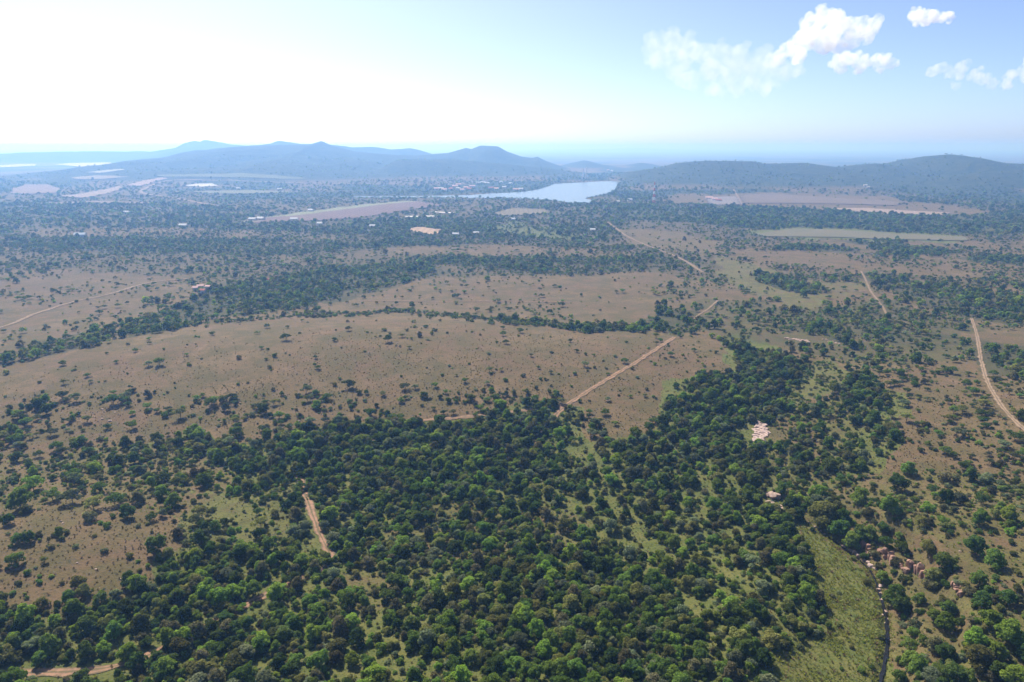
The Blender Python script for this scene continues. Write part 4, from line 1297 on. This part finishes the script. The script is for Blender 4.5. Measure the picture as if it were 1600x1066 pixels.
outcrop('pale rock shelf at the foot of the dark valley clump', (1258, 532), [(1250 + 2.2 * i, 531 + sl.uniform(-1, 5), (sl.uniform(.8, 1.6), sl.uniform(.6, 1.2), .4)) for i in range(7)], 'rock')
outcrop('low pinkish rocks on the far side of the dark valley clump', (1310, 536), [(1286 + 5 * i, 530 + 1.6 * i + sl.uniform(-1, 1), (sl.uniform(.7, 1.3), sl.uniform(.6, 1.0), .35)) for i in range(6)], 'rock')

# the red cliff above the stream: columns of rock standing against the bank
cr_ = random.Random(9)


def face(p, q, n, h, spread=2.0):
    """columns of rock side by side along the foot of the bank from p to q"""
    out_ = []
    for i in range(n):
        t = i / max(1, n - 1)
        k = cr_.choice((.35, .6, .8, 1.0, 1.1))
        out_.append((p[0] + (q[0] - p[0]) * t + cr_.uniform(-spread, spread), p[1] + (q[1] - p[1]) * t + cr_.uniform(-spread, spread) * 1.5, (cr_.uniform(.5, 1.25), cr_.uniform(.5, 1.0), h * k)))
    return out_


CLIFFS = [
    ('narrow red rock buttress at the upstream end of the stream cliff', face((1340, 838), (1359, 864), 9, 1.5)),
    ('cream and red rock face in the middle of the stream cliff', face((1377, 862), (1395, 880), 9, 2.2)),
    ('small pale rock between the two red cliff faces', face((1406, 885), (1415, 893), 4, 1.2)),
    ('tallest orange-red rock wall of the stream cliff', face((1419, 886), (1446, 906), 12, 2.5)),
    ('broken reddish rocks on the slope below the stream cliff', face((1488, 914), (1502, 934), 7, .9, 5)),
]
for lab, cols_ in CLIFFS:
    g = ground(np.array([cols_[0][0]]), np.array([cols_[0][1]]))
    root = empty('rock_cliff', (g[0][0], g[1][0], g[2][0]))
    tag(root, lab, 'cliff')
    for i, (a, b, sh) in enumerate(cols_):
        rock_at('rock_column', a, b, sh, 'red rock', seed=300 + i + int(a), parent=root, sink=.34, rz=random.uniform(-.5, .5), sub=2)

BOULDERS = [(1318, 855, .95), (1329, 861, .8), (1335, 864, 1.0), (1342, 869, 1.1), (1349, 875, .9), (1356, 880, .9), (1360, 885, 1.2), (1366, 890, .9), (1340, 875, .5), (1376, 917, 1.0), (1373, 922, .8), (1375, 928, .7), (1377, 938, .75), (1380, 951, .6), (1384, 957, .8), (1380, 962, .55), (1386, 968, .55), (1383, 975, .5), (1388, 985, .45), (1390, 1001, .5), (1386, 1016, .45), (1264, 817, .5), (1274, 824, .55), (1282, 831, .6), (1288, 835, .55), (1247, 806, .7), (1240, 802, .6)]
for i, (a, b, s) in enumerate(BOULDERS):
    size = 'large' if s > .85 else ('middling' if s > .58 else 'small')
    rock_at('boulder', a, b, (s * .85, s * .7, s * .5), 'pale rock' if i % 3 == 0 else 'rock', unique_label(f'{size} pinkish boulder in the stream bed', a, b), 'boulder', 'boulders along the stream', seed=500 + i)
STONES = [(95, 815, .8), (272, 838, .7), (284, 841, .8), (300, 838, .6), (120, 880, .6), (150, 890, .7), (98, 818, .7), (160, 655, 1.0), (172, 658, 1.2), (180, 645, .9), (300, 640, .9), (375, 630, 1.0), (345, 660, .8), (338, 670, .9), (160, 640, 1.0), (468, 658, 1.0), (560, 668, 1.0), (592, 680, 1.2), (330, 640, 1.0), (190, 905, .7), (262, 900, 1.2), (1480, 880, .8), (1500, 862, .7), (1470, 845, .6), (706, 874, .6)]
for i, (a, b, s) in enumerate(STONES):
    rock_at('stone', a, b, (s * .6, s * .5, s * .3), 'rock', unique_label('pinkish stone on the open slope', a, b), 'stone', 'stones on the slopes', seed=700 + i)


# ------------------------------------------------------------------ buildings, masts
def house(name, px, py, w, d, h, roof, label, rz=0.0, group=None):
    g = ground(np.array([px]), np.array([py]))
    root = empty(name, (g[0][0], g[1][0], g[2][0]), rz)
    tag(root, label, 'building', group)
    a, b = w / 2, d / 2
    V = [(-a, -b, -1), (a, -b, -1), (a, b, -1), (-a, b, -1), (-a, -b, h), (a, -b, h), (a, b, h), (-a, b, h), (-a, 0, h + d * .28), (a, 0, h + d * .28)]
    mesh_obj('wall', V, [(0, 1, 5, 4), (2, 3, 7, 6), (1, 2, 6, 9, 5), (3, 0, 4, 8, 7)], M['plaster'], root)
    e, t = 0.5, 0.18
    k = d * .28 / b
    yo, zo = b + e, h - e * k + .12
    zr = h + d * .28 + .12
    V = [(-a - e, -yo, zo), (a + e, -yo, zo), (a + e, 0, zr), (-a - e, 0, zr), (a + e, yo, zo), (-a - e, yo, zo)]
    V += [(x_, y_, z_ + t) for x_, y_, z_ in V]
    mesh_obj('roof', V, [(0, 3, 2, 1), (3, 5, 4, 2), (6, 7, 8, 9), (9, 8, 10, 11), (0, 1, 7, 6), (1, 2, 8, 7), (2, 4, 10, 8), (4, 5, 11, 10), (5, 3, 9, 11), (3, 0, 6, 9)], M[roof], root)
    mesh_obj('door', [(-.6, -b - .04, 0), (.6, -b - .04, 0), (.6, -b - .04, 2.1), (-.6, -b - .04, 2.1), (-.6, -b + .1, 0), (.6, -b + .1, 0), (.6, -b + .1, 2.1), (-.6, -b + .1, 2.1)], [(0, 1, 2, 3), (1, 5, 6, 2), (4, 0, 3, 7), (3, 2, 6, 7)], M['door'], root)
    return root


hr = random.Random(11)
VILLAGE = [(682, 297, 'roof pink'), (689, 296, 'roof white'), (694, 298, 'roof pink'), (705, 297, 'roof red'), (711, 293, 'roof pink'), (716, 296, 'roof white'), (722, 298, 'roof pink'), (728, 295, 'roof pink'), (734, 297, 'roof red'), (738, 293, 'roof pink'), (747, 287, 'roof white'), (754, 287, 'roof white'), (761, 287.5, 'roof white'), (768, 296, 'roof red'), (776, 297, 'roof pink'), (783, 286, 'roof white'), (798, 288, 'roof white'), (806, 298, 'roof pink'), (814, 297, 'roof white'), (788, 294, 'roof white'), (716, 290, 'roof pink'), (950, 267, 'roof pink'), (956, 268, 'roof white')]
RN = {'roof pink': 'faded pink', 'roof white': 'white', 'roof red': 'red', 'roof grey': 'grey'}
for a, b, rf in VILLAGE:
    house('lakeside_house', a, b, hr.uniform(11, 17), hr.uniform(8, 11), hr.uniform(3, 4.5), rf, unique_label(f'{RN[rf]}-roofed house beside the lake', a, b), hr.uniform(-.4, .4), 'houses beside the lake')
FARM = [(126, 370, 'roof grey', 14, 8), (287, 355, 'roof white', 12, 7), (395, 345, 'roof white', 12, 8), (408, 344, 'roof white', 12, 8), (486, 331, 'roof white', 10, 7), (460, 345, 'roof white', 12, 8), (500, 352, 'roof white', 8, 6), (582, 356, 'roof white', 8, 6), (712, 369, 'roof white', 8, 5), (744, 367, 'roof white', 7, 5), (800, 345, 'roof white', 9, 6), (926, 362, 'roof white', 7, 5), (306, 455, 'roof pink', 4, 3), (314, 452, 'roof pink', 5, 3), (318, 459, 'roof red', 4, 3), (326, 453, 'roof pink', 4, 3), (417, 442, 'roof red', 3.5, 3), (437, 297, 'roof white', 14, 8), (373, 296, 'roof white', 12, 8), (1108, 311, 'roof pink', 16, 9), (1116, 313, 'roof pink', 14, 9), (1122, 315, 'roof red', 14, 9), (1352, 291, 'roof white', 9, 6), (1356, 294, 'roof white', 9, 6), (984, 314, 'roof white', 10, 7), (964, 317, 'roof white', 10, 7), (198, 334, 'roof white', 10, 7)]
for a, b, rf, w, d in FARM:
    house('farm_building', a, b, w, d, 3.2, rf, unique_label(f'small {RN[rf]}-roofed building on the plain', a, b), hr.uniform(-.3, .3), 'scattered farm buildings')


def lattice_mast(name, px, py, h, base, label, mats, bands):
    g = ground(np.array([px]), np.array([py]))
    root = empty(name, (g[0][0], g[1][0], g[2][0]))
    tag(root, label, 'mast')
    for k in range(bands):
        z0, z1 = h * k / bands, h * (k + 1) / bands
        b0, b1 = base * (1 - .85 * k / bands), base * (1 - .85 * (k + 1) / bands)
        parts = []
        cs = [(-1, -1), (1, -1), (1, 1), (-1, 1)]
        w = base * .10 + .16
        for i in range(4):
            c, n = cs[i], cs[(i + 1) % 4]
            p0 = (c[0] * b0, c[1] * b0, z0); p1 = (c[0] * b1, c[1] * b1, z1); q0 = (n[0] * b0, n[1] * b0, z0); q1 = (n[0] * b1, n[1] * b1, z1)
            parts += [tube(p0, p1, w, w, 4), tube(p0, q1, w * .6, w * .6, 4), tube(q0, p1, w * .6, w * .6, 4), tube(p1, q1, w * .6, w * .6, 4)]
        V, Fq = merge(parts)
        mesh_obj('lattice_section', V, Fq, M[mats[k % len(mats)]], root)
    V, Fq = tube((0, 0, h), (0, 0, h * 1.07), .25, .15, 6)
    mesh_obj('antenna', V, Fq, M['mast white'], root)
    return root


lattice_mast('radio_mast', 1021.5, 318, 46, 2.6, 'tall red and white lattice mast rising in front of the right hills', ['mast red', 'mast white'], 7)
lattice_mast('power_pylon', 911, 279.5, 36, 4.5, 'pale lattice pylon behind the far end of the lake, the left of the two', ['steel'], 5)
lattice_mast('power_pylon', 916, 279.5, 40, 4.5, 'pale lattice pylon behind the far end of the lake, the right of the two', ['steel'], 5)


# ------------------------------------------------------------------ clouds
def cloud(label, dist, puffs, seed, thick=7.0, fine=64):
    """cumulus: heaps of billows (px, py, radius px) fused into one skin and filled with scattering vapour"""
    A = np.array(puffs, float)
    cx, cy = A[:, 0].mean(), A[:, 1].mean()
    m_px = dist / F / cp

    def place(px, py):
        t = (533 - py) / F
        return (px - 800) / F * dist * cp, H + dist * (t * cp - sp) / (cp + t * sp)
    xc, zc = place(cx, cy)
    r = random.Random(seed)
    Hh = (A[:, 1].max() - A[:, 1].min() + 2 * A[:, 2].mean()) * m_px
    bm = bmesh.new()
    for px, py, rad in puffs:
        rad *= 1.2
        x, z = place(px, py)
        base = Vector((x - xc, r.uniform(-1, 1) * rad * m_px * .7, z - zc))
        R = rad * m_px
        for k in range(9):
            d = Vector((r.gauss(0, 1), r.gauss(0, 1), r.gauss(0, 1) * .8)).normalized()
            q = R * (.72 if k == 0 else r.uniform(.28, .5))
            c = base if k == 0 else base + d * (R - q * .75)
            mm = bmesh.ops.create_icosphere(bm, subdivisions=3, radius=q)
            for vv in mm['verts']:
                vv.co += c
    me = bpy.data.meshes.new('cloud')
    bm.to_mesh(me); bm.free()
    o = bpy.data.objects.new('cloud', me); COL.objects.link(o)
    o.location = (xc, dist, zc)
    rm = o.modifiers.new('fuse', 'REMESH'); rm.mode = 'VOXEL'; rm.voxel_size = Hh / fine
    R = A[:, 2].mean() * m_px
    for sc_, st in ((.55, .34), (.2, .17)):
        txn = bpy.data.textures.new('billow', 'CLOUDS'); txn.noise_scale = R * sc_; txn.noise_depth = 2
        dm = o.modifiers.new('billow', 'DISPLACE'); dm.texture = txn; dm.strength = R * st; dm.mid_level = .5; dm.texture_coords = 'GLOBAL'
    me.materials.append(vapour(thick / Hh, R * 1.1))
    tag(o, label, 'cloud', None, None)
    return o


def vapour(density, size):
    """water droplets, thinner and thicker in wisps"""
    m, nt, out = new_mat('cloud_vapour')
    pos = N(nt, 'ShaderNodeNewGeometry').outputs['Position']
    t = tex(nt, 1.0 / size, 5, .6, pos)
    dn = N(nt, 'ShaderNodeMapRange'); dn.inputs[1].default_value = .34; dn.inputs[2].default_value = .60; dn.inputs[3].default_value = 0.0; dn.inputs[4].default_value = density * 2.0
    L(nt, t, dn.inputs[0])
    pv = N(nt, 'ShaderNodeVolumePrincipled')
    pv.inputs['Color'].default_value = (1, 1, 1, 1)
    L(nt, dn.outputs[0], pv.inputs['Density'])
    pv.inputs['Anisotropy'].default_value = .35
    pv.inputs['Absorption Color'].default_value = (1, 1, 1, 1)
    L(nt, pv.outputs[0], out.inputs['Volume'])
    m.cycles.volume_step_rate = 0.25
    return m


cloud('tall white cumulus cloud high over the far hills', 11000, [(1244, 36, 12), (1262, 28, 14), (1282, 30, 15), (1300, 40, 13), (1322, 42, 13), (1342, 38, 11), (1334, 54, 12), (1310, 58, 13), (1284, 54, 16), (1258, 54, 16), (1236, 66, 13), (1268, 74, 13), (1216, 78, 12), (1204, 92, 10), (1238, 86, 12), (1296, 74, 12)], 3, 3.6, 84)
cloud('small detached white cloud above the far hills, highest of all', 11000, [(1396, 25, 9), (1410, 22, 9), (1424, 26, 10), (1438, 28, 9), (1450, 28, 7), (1418, 33, 8), (1404, 32, 7)], 8, 2.2)
cloud('pinkish puffed cloud just below the tall cumulus', 12500, [(1294, 98, 10), (1308, 88, 10), (1322, 92, 11), (1338, 96, 9), (1352, 92, 9), (1368, 92, 9), (1376, 100, 7), (1300, 108, 9), (1330, 106, 9), (1356, 104, 9)], 5, 1.7)
cloud('low broken pale cloud beside the puffed cloud', 13000, [(1438, 112, 9), (1450, 106, 9), (1464, 116, 8), (1482, 104, 9), (1490, 100, 7), (1480, 120, 7), (1506, 116, 10), (1522, 124, 10), (1536, 130, 8), (1476, 134, 6)], 12, 1.0)
cloud('pale cloud cut off by the edge of the picture', 13000, [(1566, 116, 10), (1582, 102, 12), (1600, 96, 14), (1622, 104, 16), (1590, 120, 13), (1612, 126, 14), (1560, 130, 8), (1644, 118, 14)], 15, 1.6)
cloud('faint white cloud bank joining the tall cumulus from below', 13500, [(1012, 72, 15), (1036, 68, 17), (1060, 76, 18), (1020, 94, 16), (1050, 104, 18), (1088, 84, 17), (1116, 82, 17), (1144, 84, 16), (1172, 92, 17), (1194, 104, 17), (1166, 118, 18), (1132, 108, 17), (1210, 118, 16), (1226, 108, 14), (1098, 112, 18), (1140, 134, 15), (1184, 134, 15), (1070, 126, 15), (1110, 138, 13)], 21, 1.0)

# ------------------------------------------------------------------ the air
hz_m, nt, out = new_mat('haze_air')
pv = N(nt, 'ShaderNodeVolumePrincipled')
pv.inputs['Color'].default_value = (*HAZE_COLOR, 1)
pv.inputs['Absorption Color'].default_value = (0.55, 0.55, 0.55, 1)
pv.inputs['Density'].default_value = HAZE_DENSITY
pv.inputs['Anisotropy'].default_value = 0.45
L(nt, pv.outputs[0], out.inputs['Volume'])
B = 36000.0
z0, z1 = -14.0, 175.0
V = [(-B, -B, z0), (B, -B, z0), (B, B, z0), (-B, B, z0), (-B, -B, z1), (B, -B, z1), (B, B, z1), (-B, B, z1)]
hz_o = mesh_obj('haze', V, [(0, 3, 2, 1), (4, 5, 6, 7), (0, 1, 5, 4), (1, 2, 6, 5), (2, 3, 7, 6), (3, 0, 4, 7)], hz_m)
tag(hz_o, 'pale blue haze in the air over the whole plain', 'haze', None, 'stuff')
